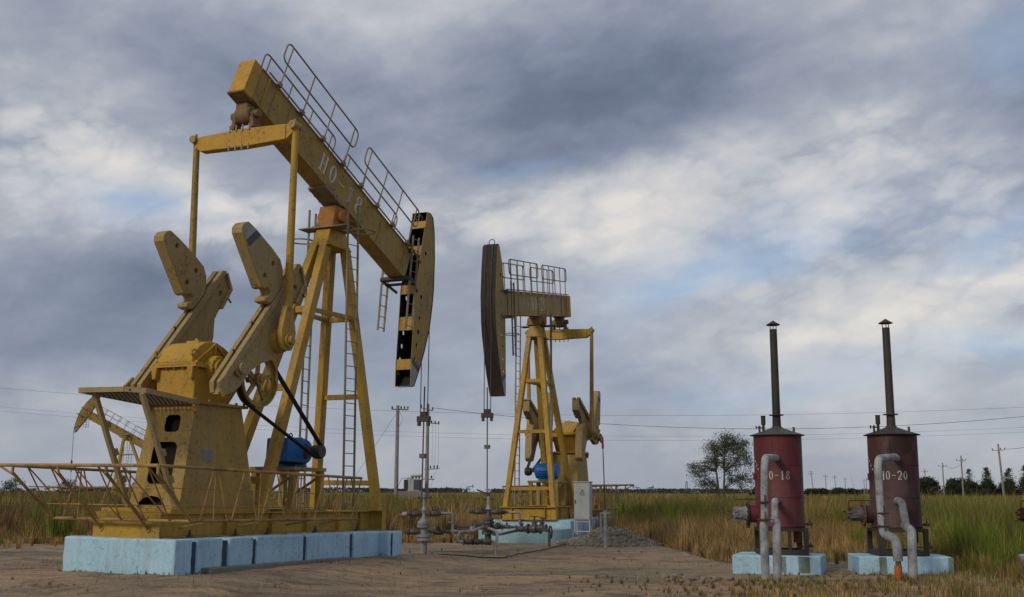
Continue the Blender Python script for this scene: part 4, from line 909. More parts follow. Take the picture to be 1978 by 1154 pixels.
make_grass('reeds', 'waist-high olive and brown reeds covering the flat field to the horizon', [
    (150000, (-60, 60), (29, 52), reed_h, lambda x, y: .018+0*x, reed_c, lambda x, y: sstep(edge(x, y), 4, 9), 2),
    (150000, (-90, 90), (46, 95), reed_h, lambda x, y: .034+0*x, reed_c, lambda x, y: 1.0+0*x, 3),
    (120000, (-300, 300), lambda g, n: 95+355*g.random(n)**1.5, lambda x, y, g: reed_h(x, y, g)*1.05, lambda x, y: .10+0*x, reed_c, lambda x, y: 1.0+0*x, 4),
    ('tufts', 900, lambda g, n: (lambda y: (g.uniform(-.52, .52, n)*y, y))(36+70*g.random(n)**1.4), 32, (.8, 1.5), ['olive', 'brown', 'olive', 'brown', 'green', 'ochre'], 90, .016, .16, .5),
    ('tufts', 320, lambda g, n: (lambda y: (y*g.uniform(.30, .52, n), y))(25+26*g.random(n)), 33, (.7, 1.35), ['green', 'green', 'olive', 'brown'], 90, .016, .14, .5),
    ('tufts', 70, lambda g, n: (g.uniform(3.2, 8.6, n), g.uniform(40, 50, n)), 34, (1.0, 1.5), ['brown', 'olive', 'green'], 160, .016, .18, .5)])
def front_d(x, y):
    p = fbm(x, y, .8, 3, 71); return (.85*sstep(x*.55+(21.6-y)*.42-2.55, 0, 2.2)*sstep(p, .35, .6)+.03*sstep(p, .5, .6)+.25*np.exp(-((x-4.9)/.6)**2-((y-21.2)/.5)**2)+.2*np.exp(-((x-7.4)/.5)**2-((y-20.9)/.4)**2))*(1-veg(x, y)*.6)
make_grass('low_grass', 'sparse low tufts of dry and green grass creeping over the yard in the near right corner', [
    (130000, (-14, 14), (14.5, 27), lambda x, y, g: .09+.16*fbm(x, y, .7, 3, 81)+.22*sstep(x, 7.5, 10.5), lambda x, y: .008+0*x,
     lambda x, y, g: pal({'ochre': .6, 'straw': .6, 'brown': .7, 'olive': .7, 'green': .3+1.0*sstep(x, 7, 10)}, g, len(x)), front_d, 5),
    (110000, (6, 40), (14.5, 34), lambda x, y, g: .18+.24*fbm(x, y, .5, 3, 91)+.50*sstep(x+(y-20)*.35, 11.5, 16), lambda x, y: .011+0*x,
     lambda x, y, g: pal({'ochre': .5, 'straw': .25, 'brown': .7, 'olive': .9, 'green': 1.6}, g, len(x)), lambda x, y: veg(x, y)*sstep(fbm(x, y, .9, 3, 72)+sstep(x, 9.5, 12)*.3, .40, .55), 6),
    ('tufts', 150, lambda g, n: (g.uniform(3.8, 9.8, n), 19.2+1.9*g.random(n)**.7), 35, (.08, .22), ['brown', 'olive', 'straw', 'green'], 30, .008),
    ('tufts', 150, lambda g, n: (g.uniform(-11, 4.5, n), g.uniform(17.8, 33, n)), 36, (.04, .13), ['brown', 'olive', 'straw'], 22, .007),
    ('tufts', 110, lambda g, n: (lambda u, v: (-4.346+u*math.sin(th1)+v*math.cos(th1), 25.797+u*math.cos(th1)-v*math.sin(th1)))(*(lambda k, t: (np.where(k, -6.24-.10*g.random(n), -6.2+7.3*t), np.where(k, -1.3+2.6*t, 1.32+.22*g.random(n))))(g.random(n) < .3, g.random(n))), 39, (.03, .12), ['brown', 'olive', 'straw'], 24, .007),
    ('tufts', 130, lambda g, n: (g.uniform(4.6, 9.1, n), g.normal(22.75, .30, n)), 40, (.04, .15), ['brown', 'olive', 'straw', 'green'], 26, .007),
    ('tufts', 60, lambda g, n: (np.where(g.random(n) < .5, 4.85, 7.35)+g.normal(0, .28, n), 21.3+g.normal(0, .12, n)), 41, (.08, .24), ['brown', 'olive', 'straw'], 30, .007),
    ('tufts', 420, lambda g, n: (g.normal(4.6, 1.7, n), 17.6+4.2*g.random(n)), 38, (.06, .20), ['brown', 'straw', 'ochre', 'olive'], 30, .007),
    ('tufts', 260, lambda g, n: (lambda y: (np.maximum(y*g.uniform(.36, .52, n), 9.35+.3*g.random(n)), y))(g.uniform(17, 27, n)), 37, (.22, .62), ['green', 'olive', 'ochre', 'brown'], 70, .010)])
# ================================================================== PIPEWORK HELPERS
def bend(pts, r=.12, k=6):
    P = [Vector(p) for p in pts]; out = [P[0]]
    for i in range(1, len(P)-1):
        a = (P[i-1]-P[i]); b_ = (P[i+1]-P[i]); ra = min(r, a.length*.45, b_.length*.45); p0 = P[i]+a.normalized()*ra; p1 = P[i]+b_.normalized()*ra
        for j in range(k+1): t = j/k; out.append(p0*(1-t)**2+P[i]*2*t*(1-t)+p1*t*t)
    out.append(P[-1]); return out
def flange(b, c, ax, r, t, bolts=8, n=20):
    A = Vector(ax).normalized(); c = Vector(c); b.cyl(c-A*t/2, c+A*t/2, r, n=n)
    up = Vector((0, 0, 1)) if abs(A.z) < .9 else Vector((1, 0, 0)); sd = A.cross(up).normalized(); u = sd.cross(A)
    for i in range(bolts):
        a = 2*math.pi*(i+.5)/bolts; q = c+(sd*math.cos(a)+u*math.sin(a))*r*.82; b.cyl(q-A*(t/2+.018), q+A*(t/2+.018), r*.10, n=6)
def valve(c, ax, s, parent, stem=(0, 0, 1), wheel=True, mat='steel'):
    """gate valve: body, flanges, bonnet; handwheel as a part of its own"""
    A = Vector(ax).normalized(); S = Vector(stem).normalized(); c = Vector(c); s = s*1.42 if s > .06 else s
    b = MB(); b.lathe(c-A*s, [(0, .34*s), (.3*s, .5*s), (.75*s, .62*s), (1.25*s, .62*s), (1.7*s, .5*s), (2*s, .34*s)], 14, A)
    for k in (-1, 1): flange(b, c+A*(s*.95*k), A, .72*s, .16*s, 6, 14)
    b.cyl(c, c+S*(1.0*s), .42*s, .30*s, 12); flange(b, c+S*(.95*s), S, .48*s, .12*s, 6, 12); b.cyl(c+S*s, c+S*1.75*s, .13*s, n=8)
    v = b.build('valve', mat, parent)
    if wheel:
        b = MB(); w = c+S*1.75*s; b.torus(w, .62*s, .06*s, S, 18, 6)
        up = Vector((0, 0, 1)) if abs(S.z) < .9 else Vector((1, 0, 0)); sd = S.cross(up).normalized(); u = sd.cross(S)
        b.bar(w-sd*.6*s, w+sd*.6*s, .05*s, .07*s, S); b.bar(w-u*.6*s, w+u*.6*s, .05*s, .065*s, S)
        b.build('handwheel', 'grease', v)
    return v
# ---- first wellhead
wx, wy = -2.30, 29.90
w1 = empty('wellhead', (0, 0, 0)); tag(w1, 'grey wellhead with stacked flanges and side valves below the nearest jack head', 'wellhead', 'wellheads')
b = MB(); c = (wx, wy, 0)
b.lathe((wx, wy, -.2), [(0, .095), (.55, .095)], 20)
b.lathe((wx, wy, .34), [(0, .12), (.04, .13), (.13, .13), (.16, .10), (.30, .10), (.33, .12), (.36, .14)], 24)
for z, r, t in ((.36, .185, .07), (.455, .185, .06), (.70, .18, .06), (.775, .17, .06)): flange(b, (wx, wy, z), (0, 0, 1), r, t, 10)
b.lathe((wx, wy, .80), [(0, .15), (.05, .13), (.10, .085), (.14, .06), (.22, .055), (.30, .06)], 20)
b.build('casing_head', 'galv', w1)
b = MB(); b.lathe((wx, wy, 1.08), [(0, .07), (.05, .075), (.09, .05), (.13, .042), (.42, .042), (.44, .05), (.47, .05), (.48, .03), (.50, .03)], 16)
b.build('stuffing_box', 'galv', w1)
b = MB(); b.bar((wx-.20, wy, 1.44), (wx-.03, wy, 1.43), .035, .03); b.bar((wx+.03, wy, 1.43), (wx+.20, wy, 1.455), .035, .03)
for s in (-1, 1): b.ball((wx+.15*s, wy-.01, 1.45), .04, 8)
b.torus((wx, wy, 1.43), .045, .016, (0, 0, 1), 14, 6); b.build('clamp_handle', 'steel', w1)
b = MB(); b.tube(bend([(wx-.46, wy, 1.01), (wx+.50, wy, 1.02)]), .040, 12); b.build('cross_arm', 'steel', w1)
valve((wx-.24, wy, 1.01), (1, 0, 0), .085, w1, (0, 1, .3)); valve((wx+.27, wy, 1.02), (1, 0, 0), .085, w1, (0, 1, .8))
b = MB(); b.lathe((wx-.58, wy, 1.01), [(0, .035), (.02, .06), (.12, .06), (.14, .04)], 12, (1, 0, 0)); b.tube([(wx-.66, wy, 1.0), (wx-.56, wy, 1.01)], .012, 6); b.build('end_plug', 'galv', w1)
b = MB(); b.tube(bend([(wx+.45, wy, 1.03), (wx+.74, wy, 1.04), (wx+.76, wy, .93), (wx+.76, wy, .56)], .10), .038, 12); b.torus((wx+.76, wy, .80), .052, .018, (0, 0, 1), 14, 6); b.bar((wx+.64, wy, .81), (wx+.72, wy, .80), .03, .03); b.build('bypass_pipe', 'galv', w1)
b = MB(); b.tube([(wx-.50, wy, .56), (wx-.12, wy, .56)], .042, 12); b.tube([(wx+.12, wy, .56), (wx+.7, wy, .56)], .042, 12); flange(b, (wx-.42, wy, .56), (1, 0, 0), .085, .05, 6, 12); b.build('casing_arm', 'steel', w1)
valve((wx-.27, wy, .56), (1, 0, 0), .095, w1, (0, 1, .2)); valve((wx+.38, wy, .55), (1, 0, 0), .085, w1, (0, -.5, .9))
b = MB(); b.tube(bend([(wx+.6, wy, .56), (wx+1.2, wy+.2, .55), (-.72-.15, 35.1, .53)], .3), .042, 12)
for p in ((wx+.80, wy+.03, .56), (-1.15, 33.5, .54)): b.tube([(p[0]-.04, p[1]-.05, p[2]), (p[0]+.04, p[1]+.05, p[2])], .055, 12)
tag(b.build('flow_line', 'galv', None), 'straight grey flow pipe running from the near wellhead to the far one', 'pipe')
# ---- second wellhead
ux, uy = -.72, 35.30
w2 = empty('wellhead', (0, 0, 0)); tag(w2, 'darker oily wellhead crowded with valves below the dark-faced jack head', 'wellhead', 'wellheads')
b = MB(); b.lathe((ux, uy, -.2), [(0, .10), (.5, .10)], 20)
for z, r, t in ((.34, .20, .07), (.44, .19, .06), (.66, .19, .06), (.76, .17, .06)): flange(b, (ux, uy, z), (0, 0, 1), r, t, 10)
b.lathe((ux, uy, .36), [(0, .14), (.30, .14), (.42, .14), (.48, .09), (.60, .07), (.72, .07)], 20); b.build('casing_head', 'steel', w2)
b = MB(); b.lathe((ux, uy, 1.06), [(0, .08), (.08, .07), (.12, .048), (.30, .045), (.46, .04), (.48, .03)], 16); b.build('stuffing_box', 'insul', w2)
b = MB(); b.bar((ux-.36, uy, 1.66), (ux, uy, 1.52), .035, .045); b.box(ux-.05, ux+.05, uy-.05, uy+.05, 1.47, 1.55); b.bar((ux-.18, uy, 1.36), (ux+.20, uy, 1.36), .05, .03); b.build('clamp_handle', 'grease', w2)
b = MB(); b.tube([(ux-.46, uy, .98), (ux+.62, uy, .97)], .042, 12); b.tube([(ux-.95, uy, .54), (ux+.9, uy, .52)], .040, 12)
b.lathe((ux-.60, uy, .99), [(0, .03), (.02, .065), (.10, .065), (.13, .04)], 12, (1, 0, 0)); b.build('cross_arm', 'steel', w2)
for x, z, s, st in ((-.32, .98, .09, (0, 1, .3)), (-.17, .99, .08, (0, -.6, .7)), (.22, .98, .09, (0, 1, .2)), (.42, .97, .08, (0, -1, .4)), (-.36, .54, .11, (0, -.9, .3)), (.30, .53, .10, (0, -.8, .5)), (.58, .53, .07, (0, 0, 1))): valve((ux+x, uy, z), (1, 0, 0), s, w2, st)
b = MB(); b.tube(bend([(ux+.5, uy, .97), (.20, uy, .965), (.24, uy, .93), (.26, uy, .60)], .09), .040, 12); b.build('bypass_pipe', 'galv', w2)
b = MB(); b.tube(bend([(-.55, 34.6, .32), (-.3, 34.3, .34), (.33, 34.9, .47), (1.02, 34.3, .47), (1.14, 34.0, .46), (1.13, 33.9, .36), (1.13, 33.88, -.1)], .1), .042, 12); fl = b.build('flow_line', 'steel', None)
tag(fl, 'dark pipe rising past valves right of the far wellhead, turning down into the ground', 'pipe')
valve((.31, 34.85, .48), (1, -.2, 0), .11, fl, (0, 0, 1)); valve((.70, 34.6, .49), (1, -.4, 0), .15, fl, (0, 0, 1)); valve((.90, 34.45, .52), (1, -.4, 0), .12, fl, (.2, -.2, 1))
b = MB(); b.torus((1.16, 33.80, .42), .13, .028, (.95, .3, 0), 18, 6, 1.3); b.build('handwheel', 'grease', fl)
b = MB(); b.tube(bend([(-1.0, 30.2, .56), (-1.30, 29.4, .56), (-1.36, 29.2, .53), (-1.36, 29.2, .34), (-1.22, 29.2, .33), (-.47, 29.2, .34), (-.40, 29.2, .30), (-.39, 29.1, -.05)], .09), .045, 12)
o = b.build('bypass_loop', 'galv', None); tag(o, 'bright grey looped pipe with three valves standing low before the far wellhead', 'pipe')
for x in (-1.10, -.87, -.64): valve((x, 29.2, .335), (1, 0, 0), .085, o, (0, 1, .25), x != -.87)
b = MB(); b.tube(bend([(-.38, 29.1, .28), (-.37, 30.6, .52), (-.55, 33.5, .50), (-.7, 35.1, .48)], .2), .042, 12); b.build('back_pipe', 'galv', o)
b = MB(); P = [(-2.05, 29.6), (-2.02, 28.6), (-1.75, 27.5), (-1.4, 26.95), (-.95, 26.8), (-.5, 27.2), (-.1, 28.0), (.3, 29.6), (.85, 31.6), (1.3, 33.4), (1.8, 35.6)]
b.tube([(x, y, float(height(np.array([x]), np.array([y]))[0])+.028) for x, y in bend([(x, y, 0) for x, y in P], .4) for y in [y]] if False else [(p.x, p.y, float(height(np.array([p.x]), np.array([p.y]))[0])+.025) for p in bend([(x, y, 0) for x, y in P], .5)], .013, 7)
tag(b.build('ground_cable', 'rubber', None), 'thin dark cable snaking over the bare ground in front of the wellheads', 'cable')
# ================================================================== HEATERS
def heater(name, label, c, yaw, paintm, text, tx, roof='roofgrey', legm='blacksteel', burner='insul'):
    root = empty(name, (c[0], c[1], 0), (0, 0, R(yaw))); tag(root, label, 'heater', 'crude oil heaters')
    iv = Matrix.Rotation(-R(yaw), 4, 'Z'); z0, z1, r = .88, 2.80, .50
    b = MB(); b.lathe((0, 0, z0), [(0, r-.01), (.0, r), (.03, r+.012), (.06, r), (z1-z0, r)], 48); body = b.build('tank_body', paintm, root)
    b = MB()
    for z in (1.50, 2.16): b.torus((0, 0, z), r+.001, .006, (0, 0, 1), 48, 5)
    for a0, za, zb in ((-.9, .9, 1.49), (.35, 1.51, 2.15), (-.35, 2.17, 2.79)): b.tube([((r+.001)*math.sin(a0), -(r+.001)*math.cos(a0), za), ((r+.001)*math.sin(a0), -(r+.001)*math.cos(a0), zb)], .006, 5)
    b.build('weld_seam', paintm, body, each=1)
    b = MB(); b.lathe((0, 0, z1-.01), [(0, r+.07), (.012, r+.075), (.09, .33), (.17, .12), (.19, .11)], 40); b.build('conical_roof', roof, root)
    b = MB(); b.lathe((0, 0, 2.92), [(0, .095), (.30, .085), (.30, .155), (.32, .155), (.32, .085), (2.16, .078)], 24); st = b.build('chimney', 'blacksteel', root)
    b = MB(); b.lathe((0, 0, 5.17), [(0, .145), (.012, .15), (.05, .085), (.10, .01)], 20); b.build('rain_cap', 'capmetal', st)
    b = MB()
    for i in range(3): a = i*2.094+.4; b.cyl((.07*math.cos(a), .07*math.sin(a), 5.06), (.075*math.cos(a), .075*math.sin(a), 5.19), .009, n=6)
    b.build('cap_stay', 'blacksteel', st, each=1)
    b = MB(); b.cyl((-.29, -.08, 2.86), (-.29, -.08, 3.02), .03, n=10); b.cyl((-.29, -.08, 3.02), (-.29, -.08, 3.20), .048, n=14); b.cyl((-.29, -.08, 3.20), (-.29, -.08, 3.21), .058, n=14); b.build('vent', 'blacksteel', root)
    b = MB(); b.cyl((-.37, -.05, 2.83), (-.37, -.05, 3.0), .022, n=8); b.bar((-.43, -.05, 2.965), (-.29, -.05, 2.955), .025, .02); b.torus((-.44, -.05, 2.965), .035, .008, (1, 0, 0), 12, 5); b.build('vent_valve', 'blacksteel', root)
    b = MB(); b.cyl((.34, -.08, 2.83), (.34, -.08, 2.97), .026, n=10); b.build('thermometer_pocket', 'steel', root)
    # leg frame
    b = MB(); L = [(-.45, -.45), (.45, -.45), (.45, .45), (-.45, .45)]
    for i in range(4):
        a, d = L[i], L[(i+1) % 4]; b.bar((*a, .39), (*d, .39), .09, .10); b.bar((*a, .845), (*d, .845), .08, .07)
    b.build('leg_frame', legm, root)
    b = MB()
    for x, y in L: b.bar((x, y, .34), (x, y, .88), .10, .085)
    b.bar((.12, -.45, .44), (.12, -.45, .81), .07, .06); b.build('leg', legm, root, each=1)
    # burner on the left
    b = MB(); b.cyl((-.42, 0, 1.16), (-.66, 0, 1.16), .185, n=28); b.build('burner_tube', paintm, root)
    b = MB(); flange(b, (-.67, 0, 1.16), (1, 0, 0), .235, .03, 12, 28); b.bar((-.67, -.02, .86), (-.67, -.02, 1.0), .03, .08, (1, 0, 0)); bf = b.build('burner_flange', 'rust' if paintm == 'maroon' else 'blacksteel', root)
    b = MB(); b.lathe((-.94, 0, 1.16), [(0, .08), (.02, .115), (.10, .13), (.24, .15), (.26, .15)], 26, (1, 0, 0))
    for i in range(7): a = i*.9; b.box(-.97, -.80, .12*math.cos(a)-.025, .12*math.cos(a)+.025, 1.16+.12*math.sin(a)-.025, 1.16+.12*math.sin(a)+.025)
    b.build('burner', burner, bf)
    b = MB(); b.tube(bend([(-.8, -.08, 1.10), (-1.02, -.08, 1.10), (-1.06, -.08, 1.05), (-1.10, -.08, 1.04)], .05), .015, 6); b.tube(bend([(-1.06, -.1, 1.20), (-1.10, -.1, 1.22)]), .02, 6)
    if text[-1] == '0': b.tube(bend([(-.46, -.1, 1.44), (-.98, -.1, 1.44), (-.98, -.1, 1.22), (-.9, -.1, 1.2)], .03), .012, 6)
    else: b.tube([(-.46, -.1, 1.46), (-.92, -.1, 1.46)], .012, 6)
    b.build('gas_pipe', 'maroon' if text[-1] == '0' else 'blacksteel', bf)
    b = MB(); b.box(-.53, -.46, -.10, .05, 1.86, 2.0); b.build('sight_box', paintm, body)
    # drain on the right
    b = MB(); b.cyl((.30, -.2, .58), (.30, -.2, .86), .07, n=14); b.tube(bend([(.30, -.2, .58), (.30, -.2, .50), (.55, -.3, .50)], .04), .014, 6); b.build('drain_pot', paintm, root)
    valve((.56, -.3, .51), (1, 0, 0), .045, root); valve((.60, -.05, .95), (1, 0, 0), .05, root, (0, 0, 1))
    b = MB(); b.tube([(.42, -.05, .95), (.62, -.05, .95)], .016, 8); b.build('drain_pipe', 'blacksteel', root)
    # lettering facing the yard
    f0 = math.atan2(-c[0], c[1])
    def mp(a, z, t):
        an = f0+a/r; p = iv @ Vector((math.sin(an)*(r+.003+t), -math.cos(an)*(r+.003+t), z)); return tuple(p)
    b = MB(); word(b, text, tx, 1.865, .09, .175, .025, mp); b.build('lettering', 'white', body)
    b = MB(); rn = random.Random(3)
    for i in range(4):
        for k in range(4):
            a0 = -.66+i*.055+rn.uniform(-.02, .02); zz = 2.30-i*.075+rn.uniform(-.025, .025); w, h = (rn.uniform(.03, .05), .008) if k % 2 else (.008, rn.uniform(.03, .05))
            b.prism([(a0, zz), (a0+w, zz+.004), (a0+w, zz+h), (a0, zz+h)], mp, 0, .002+k*.0007)
    b.build('faded_characters', 'white', body)
    return root
def on_heater(root, pts, r, name, mat, rb=.12):
    iv = root.rotation_euler.to_matrix().to_4x4().inverted() @ Matrix.Translation(-Vector(root.location))
    b = MB(lambda p: iv @ Vector(p)); b.tube(bend(pts, rb), r, 16); return b.build(name, mat, root)
h1 = heater('oil_heater', 'left heater, bright red upright tank with a black chimney and two straight grey pipes', (5.66, 23.9), -6, 'red', 'HO-18', -.315)
h2 = heater('oil_heater', 'middle heater, rusty maroon upright tank with kinked grey pipes and an orange sleeve', (8.0, 23.6), -4, 'maroon', 'HO-20', -.275, 'blacksteel', 'blacksteel', 'steel')
h3 = heater('oil_heater', 'rightmost heater, only its dark maroon burner showing at the right edge of the photo', (11.5, 23.5), 0, 'maroon', 'HO-20', -.3, 'blacksteel', 'blacksteel', 'maroon')
on_heater(h1, [(5.53, 23.5, 2.31), (5.17, 22.3, 2.28), (4.83, 21.45, 2.25), (4.79, 21.38, 1.9), (4.76, 21.36, 1.05)], .072, 'insulated_pipe', 'insul', .16)
on_heater(h1, [(4.755, 21.36, 1.04), (4.74, 21.35, .95), (4.74, 21.34, -.1)], .080, 'ground_pipe', 'insul', .05)
def clamp(root, c, r, axis=(0, 0, 1)):
    iv = root.rotation_euler.to_matrix().to_4x4().inverted() @ Matrix.Translation(-Vector(root.location))
    b = MB(lambda p: iv @ Vector(p)); b.torus(c, r, .02, axis, 18, 6); b.bar((c[0]-r-.06, c[1]-.02, c[2]), (c[0]+r+.06, c[1]-.02, c[2]), .02, .015); b.bar((c[0], c[1]-r-.01, c[2]-.08), (c[0], c[1]-r-.01, c[2]+.14), .02, .02); b.build('pipe_clamp', 'grease', root)
clamp(h1, (4.76, 21.36, 1.42), .08); clamp(h1, (4.755, 21.36, 1.10), .10)
on_heater(h1, [(5.50, 23.5, 1.43), (5.24, 22.55, 1.43), (5.22, 22.5, 1.06)], .066, 'insulated_pipe', 'insul', .14)
on_heater(h1, [(5.22, 22.55, 1.06), (5.02, 21.5, 1.03), (4.99, 21.40, .9), (4.97, 21.37, -.1)], .080, 'ground_pipe', 'insul', .14)
on_heater(h2, [(7.93, 23.15, 2.30), (7.60, 22.3, 2.30), (7.05, 21.60, 2.25), (6.99, 21.5, 2.1), (6.99, 21.45, 1.0)], .072, 'insulated_pipe', 'insul', .14)
on_heater(h2, [(7.02, 21.44, 1.0), (7.01, 21.42, .84), (7.20, 21.38, .74), (7.23, 21.36, .60), (7.23, 21.35, .34)], .088, 'elbow_pipe', 'insul', .10)
on_heater(h2, [(7.23, 21.35, .36), (7.225, 21.34, .18)], .052, 'bare_pipe', 'rust')
on_heater(h2, [(7.22, 21.34, .26), (7.215, 21.33, -.1)], .072, 'orange_sleeve', 'orange')
clamp(h2, (7.02, 21.44, 1.22), .08); clamp(h2, (7.01, 21.43, .98), .095)
on_heater(h2, [(7.90, 23.2, 1.44), (7.78, 22.7, 1.44), (7.74, 22.45, 1.40), (7.78, 22.4, .98)], .074, 'insulated_pipe', 'insul', .12)
on_heater(h2, [(7.78, 22.45, .96), (7.60, 21.6, .88), (7.56, 21.5, .7), (7.52, 21.45, -.1)], .086, 'ground_pipe', 'insul', .14)
# ---- heater foundations
def slab(label, c, sx_, sy_, yaw, cuts):
    o = empty('concrete_plinth', (c[0], c[1], 0), (0, 0, R(yaw))); tag(o, label, 'plinth', 'heater plinths')
    b = MB(); b.box(-sx_/2, sx_/2, -sy_/2, sy_/2, -.3, .33); chip(b.build('slab', 'lightblue', o, bevel=.03), .018)
    b = MB()
    for x, w, m_ in cuts: b.box(x-w/2, x+w/2, -sy_/2-.011, -sy_/2+.01, .0, .315)
    b.build('stain', 'moss', o, each=1) if cuts else None
    return o
M['moss'] = paint('mossy_stain', (.13, .14, .09), (.20, .30, .33), stain=(.10, .10, .06), amt=.8, rough=.95)
slab('pale blue plinth with mossy stains under the bright red heater', (5.62, 23.92), 1.78, 1.30, -20, [(.15, .10, 0), (.56, .22, 0)])
slab('pale blue plinth under the rusty maroon heater beside the grass', (8.03, 23.68), 1.84, 1.22, -6, [(-.45, .14, 0), (.88, .10, 0)])
slab('pale blue plinth of the rightmost heater, hidden in tall grass', (11.6, 23.6), 1.7, 1.3, 0, [])
# ================================================================== CABINET AND MARKERS
cb = empty('electrical_cabinet', (2.42, 38.2, 0), (0, 0, R(-14))); tag(cb, 'pale grey electrical cabinet with a warning triangle on short legs', 'cabinet')
b = MB(); b.box(-.27, .27, -.22, .22, .68, 1.92); b.box(-.30, .30, -.25, .25, 1.922, 1.95); b.build('housing', 'cabinet', cb, bevel=.008)
b = MB(); b.box(-.255, .255, -.236, -.222, .71, 1.89); dr = b.build('door', 'cabinet', cb, bevel=.004)
b = MB(); b.box(-.235, -.215, -.262, -.237, 1.22, 1.34); b.build('handle', 'grease', dr)
fm = lambda a, z, t: (a, -.2375-t, z)
b = MB()
b.prism([(-.075, 1.53), (.105, 1.53), (.015, 1.70)], fm, 0, .003, [[(-.045, 1.548), (.075, 1.548), (.015, 1.662)]])
b.prism([(.012, 1.645), (.028, 1.645), (.018, 1.61), (.032, 1.61), (.008, 1.56), (.012, 1.595), (-.002, 1.595)], fm, 0, .003)
for i in range(6): b.prism([(-.06+i*.027, 1.485), (-.04+i*.027, 1.485), (-.04+i*.027, 1.505), (-.06+i*.027, 1.505)], fm, 0, .002)
b.build('warning_sign', 'slate', dr)
b = MB()
for x, y in ((-.25, -.2), (.25, -.2), (.25, .2), (-.25, .2)): b.bar((x, y, -.1), (x, y, .678), .045, .045)
b.build('leg', 'cabinet', cb, each=1)
b = MB()
for z in (.30, .62): b.bar((-.25, -.2, z), (.25, -.2, z), .03, .035); b.bar((.25, -.2, z), (.25, .2, z), .03, .035); b.bar((-.25, .2, z), (.25, .2, z), .03, .035)
b.build('leg_brace', 'cabinet', cb, each=1)
mp_ = empty('marker_pole', (2.78, 33.6, 0)); tag(mp_, 'thin upright marker pole with a red sleeve on top, beside the rubble heap', 'marker pole')
b = MB(); b.cyl((0, 0, 1.0), (-.05, 0, 2.92), .018, .014, 8); b.build('thin_rod', 'blacksteel', mp_)
b = MB(); b.cyl((-.05, 0, 2.88), (-.06, 0, 3.22), .036, .032, 10); b.build('red_sleeve', 'brightred', mp_)
b = MB(); b.cyl((.0, 0, -.2), (0, 0, 1.08), .05, n=12); b.build('post', 'insul', mp_)
b = MB(); b.bar((-.16, 0, .98), (.12, 0, .98), .05, .05); b.bar((-.14, 0, .3), (-.14, 0, .96), .04, .04); b.build('bracket', 'insul', mp_)
b = MB(); b.box(-.16, -.02, -.05, .05, 1.11, 1.33); b.build('red_box', M['rust'], mp_)
# ================================================================== POWER POLES AND WIRES
def insulator(b, c, s=1.0): b.lathe(c, [(0, .03*s), (.04*s, .07*s), (.08*s, .05*s), (.12*s, .075*s), (.18*s, .05*s), (.24*s, .03*s)], 8)
pa = empty('power_pole', (-10.2, 100, 0)); tag(pa, 'grey concrete pole with a single crossarm, left of the transformer', 'power pole', 'near power poles')
b = MB(); b.cyl((0, 0, 0), (0, 0, 9.2), .20, .14, 14); b.build('pole_shaft', 'pole', pa)
b = MB(); b.bar((-.55, 0, 8.85), (.95, 0, 8.80), .09, .09); b.build('crossarm', 'steel', pa)
b = MB()
for x in (-.5, .30, .60, .90): insulator(b, (x, 0, 8.88), 1.1)
b.build('insulator', 'porcelain', pa, each=1)
b = MB(); b.tube([(-.05, 0, 8.6), (-3.6, 1, 3.2), (-4.6, 1.2, 1.4)], .012, 4); b.tube([(.1, 0, 8.7), (.5, 0, 8.0), (.15, 0, 7.3)], .012, 4); b.build('stay_wire', 'wire', pa)
pb = empty('power_pole', (-7.5, 100, 0)); tag(pb, 'taller-looking grey pole with several switch crossarms, right of the transformer', 'power pole', 'near power poles')
b = MB(); b.cyl((0, 0, 0), (0, 0, 9.35), .19, .13, 14); b.build('pole_shaft', 'pole', pb)
b = MB(); b.bar((-.65, 0, 9.0), (.45, 0, 8.7), .07, .07); b.bar((-.1, 0, 7.65), (1.05, 0, 7.55), .07, .07); b.bar((-.25, 0, 3.50), (1.1, 0, 3.62), .08, .07); b.bar((-.5, 0, 2.68), (.68, 0, 2.66), .08, .07); b.build('crossarm', 'steel', pb, each=1)
b = MB()
for x, z in ((-.6, 9.02), (.42, 8.78), (.35, 7.6), (.66, 7.58), (.98, 7.55), (.30, 3.62), (.62, 3.64), (.92, 3.66), (-.42, 2.74), (.40, 2.74)): insulator(b, (x, 0, z), 1.1)
b.build('insulator', 'porcelain', pb, each=1)
b = MB()
for x in (.42, .68, .98): b.tube([(x, 0, 7.6), (x+.02, 0, 3.9)], .010, 4)
b.tube([(1.05, 0, 3.7), (.6, 0, 3.0), (.3, 0, 1.6)], .010, 4); b.build('drop_wire', 'wire', pb, each=1)
tf = empty('transformer', (-8.65, 99, 0)); tag(tf, 'grey oil-filled transformer with radiator fins between the two near power poles', 'transformer')
b = MB(); b.box(-1.25, .95, -.5, .5, -.1, 1.62); b.build('concrete_stand', 'concrete', tf)
b = MB(); b.cyl((-.25, 0, 1.622), (-.25, 0, 2.75), .28, n=16); b.box(-.28, .62, -.25, .25, 1.63, 2.68); b.cyl((-.2, 0, 2.9), (.75, 0, 3.0), .11, n=10); b.build('tank', 'cabinet', tf)
b = MB()
for x in (-.72, -.60, -.48, .14, .28, .42, .56, .70): b.box(x-.035, x+.035, -.32, .32, 1.75, 2.62)
b.build('radiator_fin', 'slate', tf, each=1)
b = MB()
for x in (.0, .28, .55): insulator(b, (x, 0, 2.70), 1.5)
b.build('bushing', 'porcelain', tf, each=1)
b = MB(); b.tube([(-.2, 0, 2.8), (-1.0, 0, 2.7), (-1.35, 0, 1.9), (-1.45, .5, 1.2)], .02, 5); b.build('cable', 'wire', tf)
rp = [(1568, 910), (1594, 916), (1613, 918), (1632, 922), (1784, 905), (1819, 893), (1857, 881), (1932, 858)]
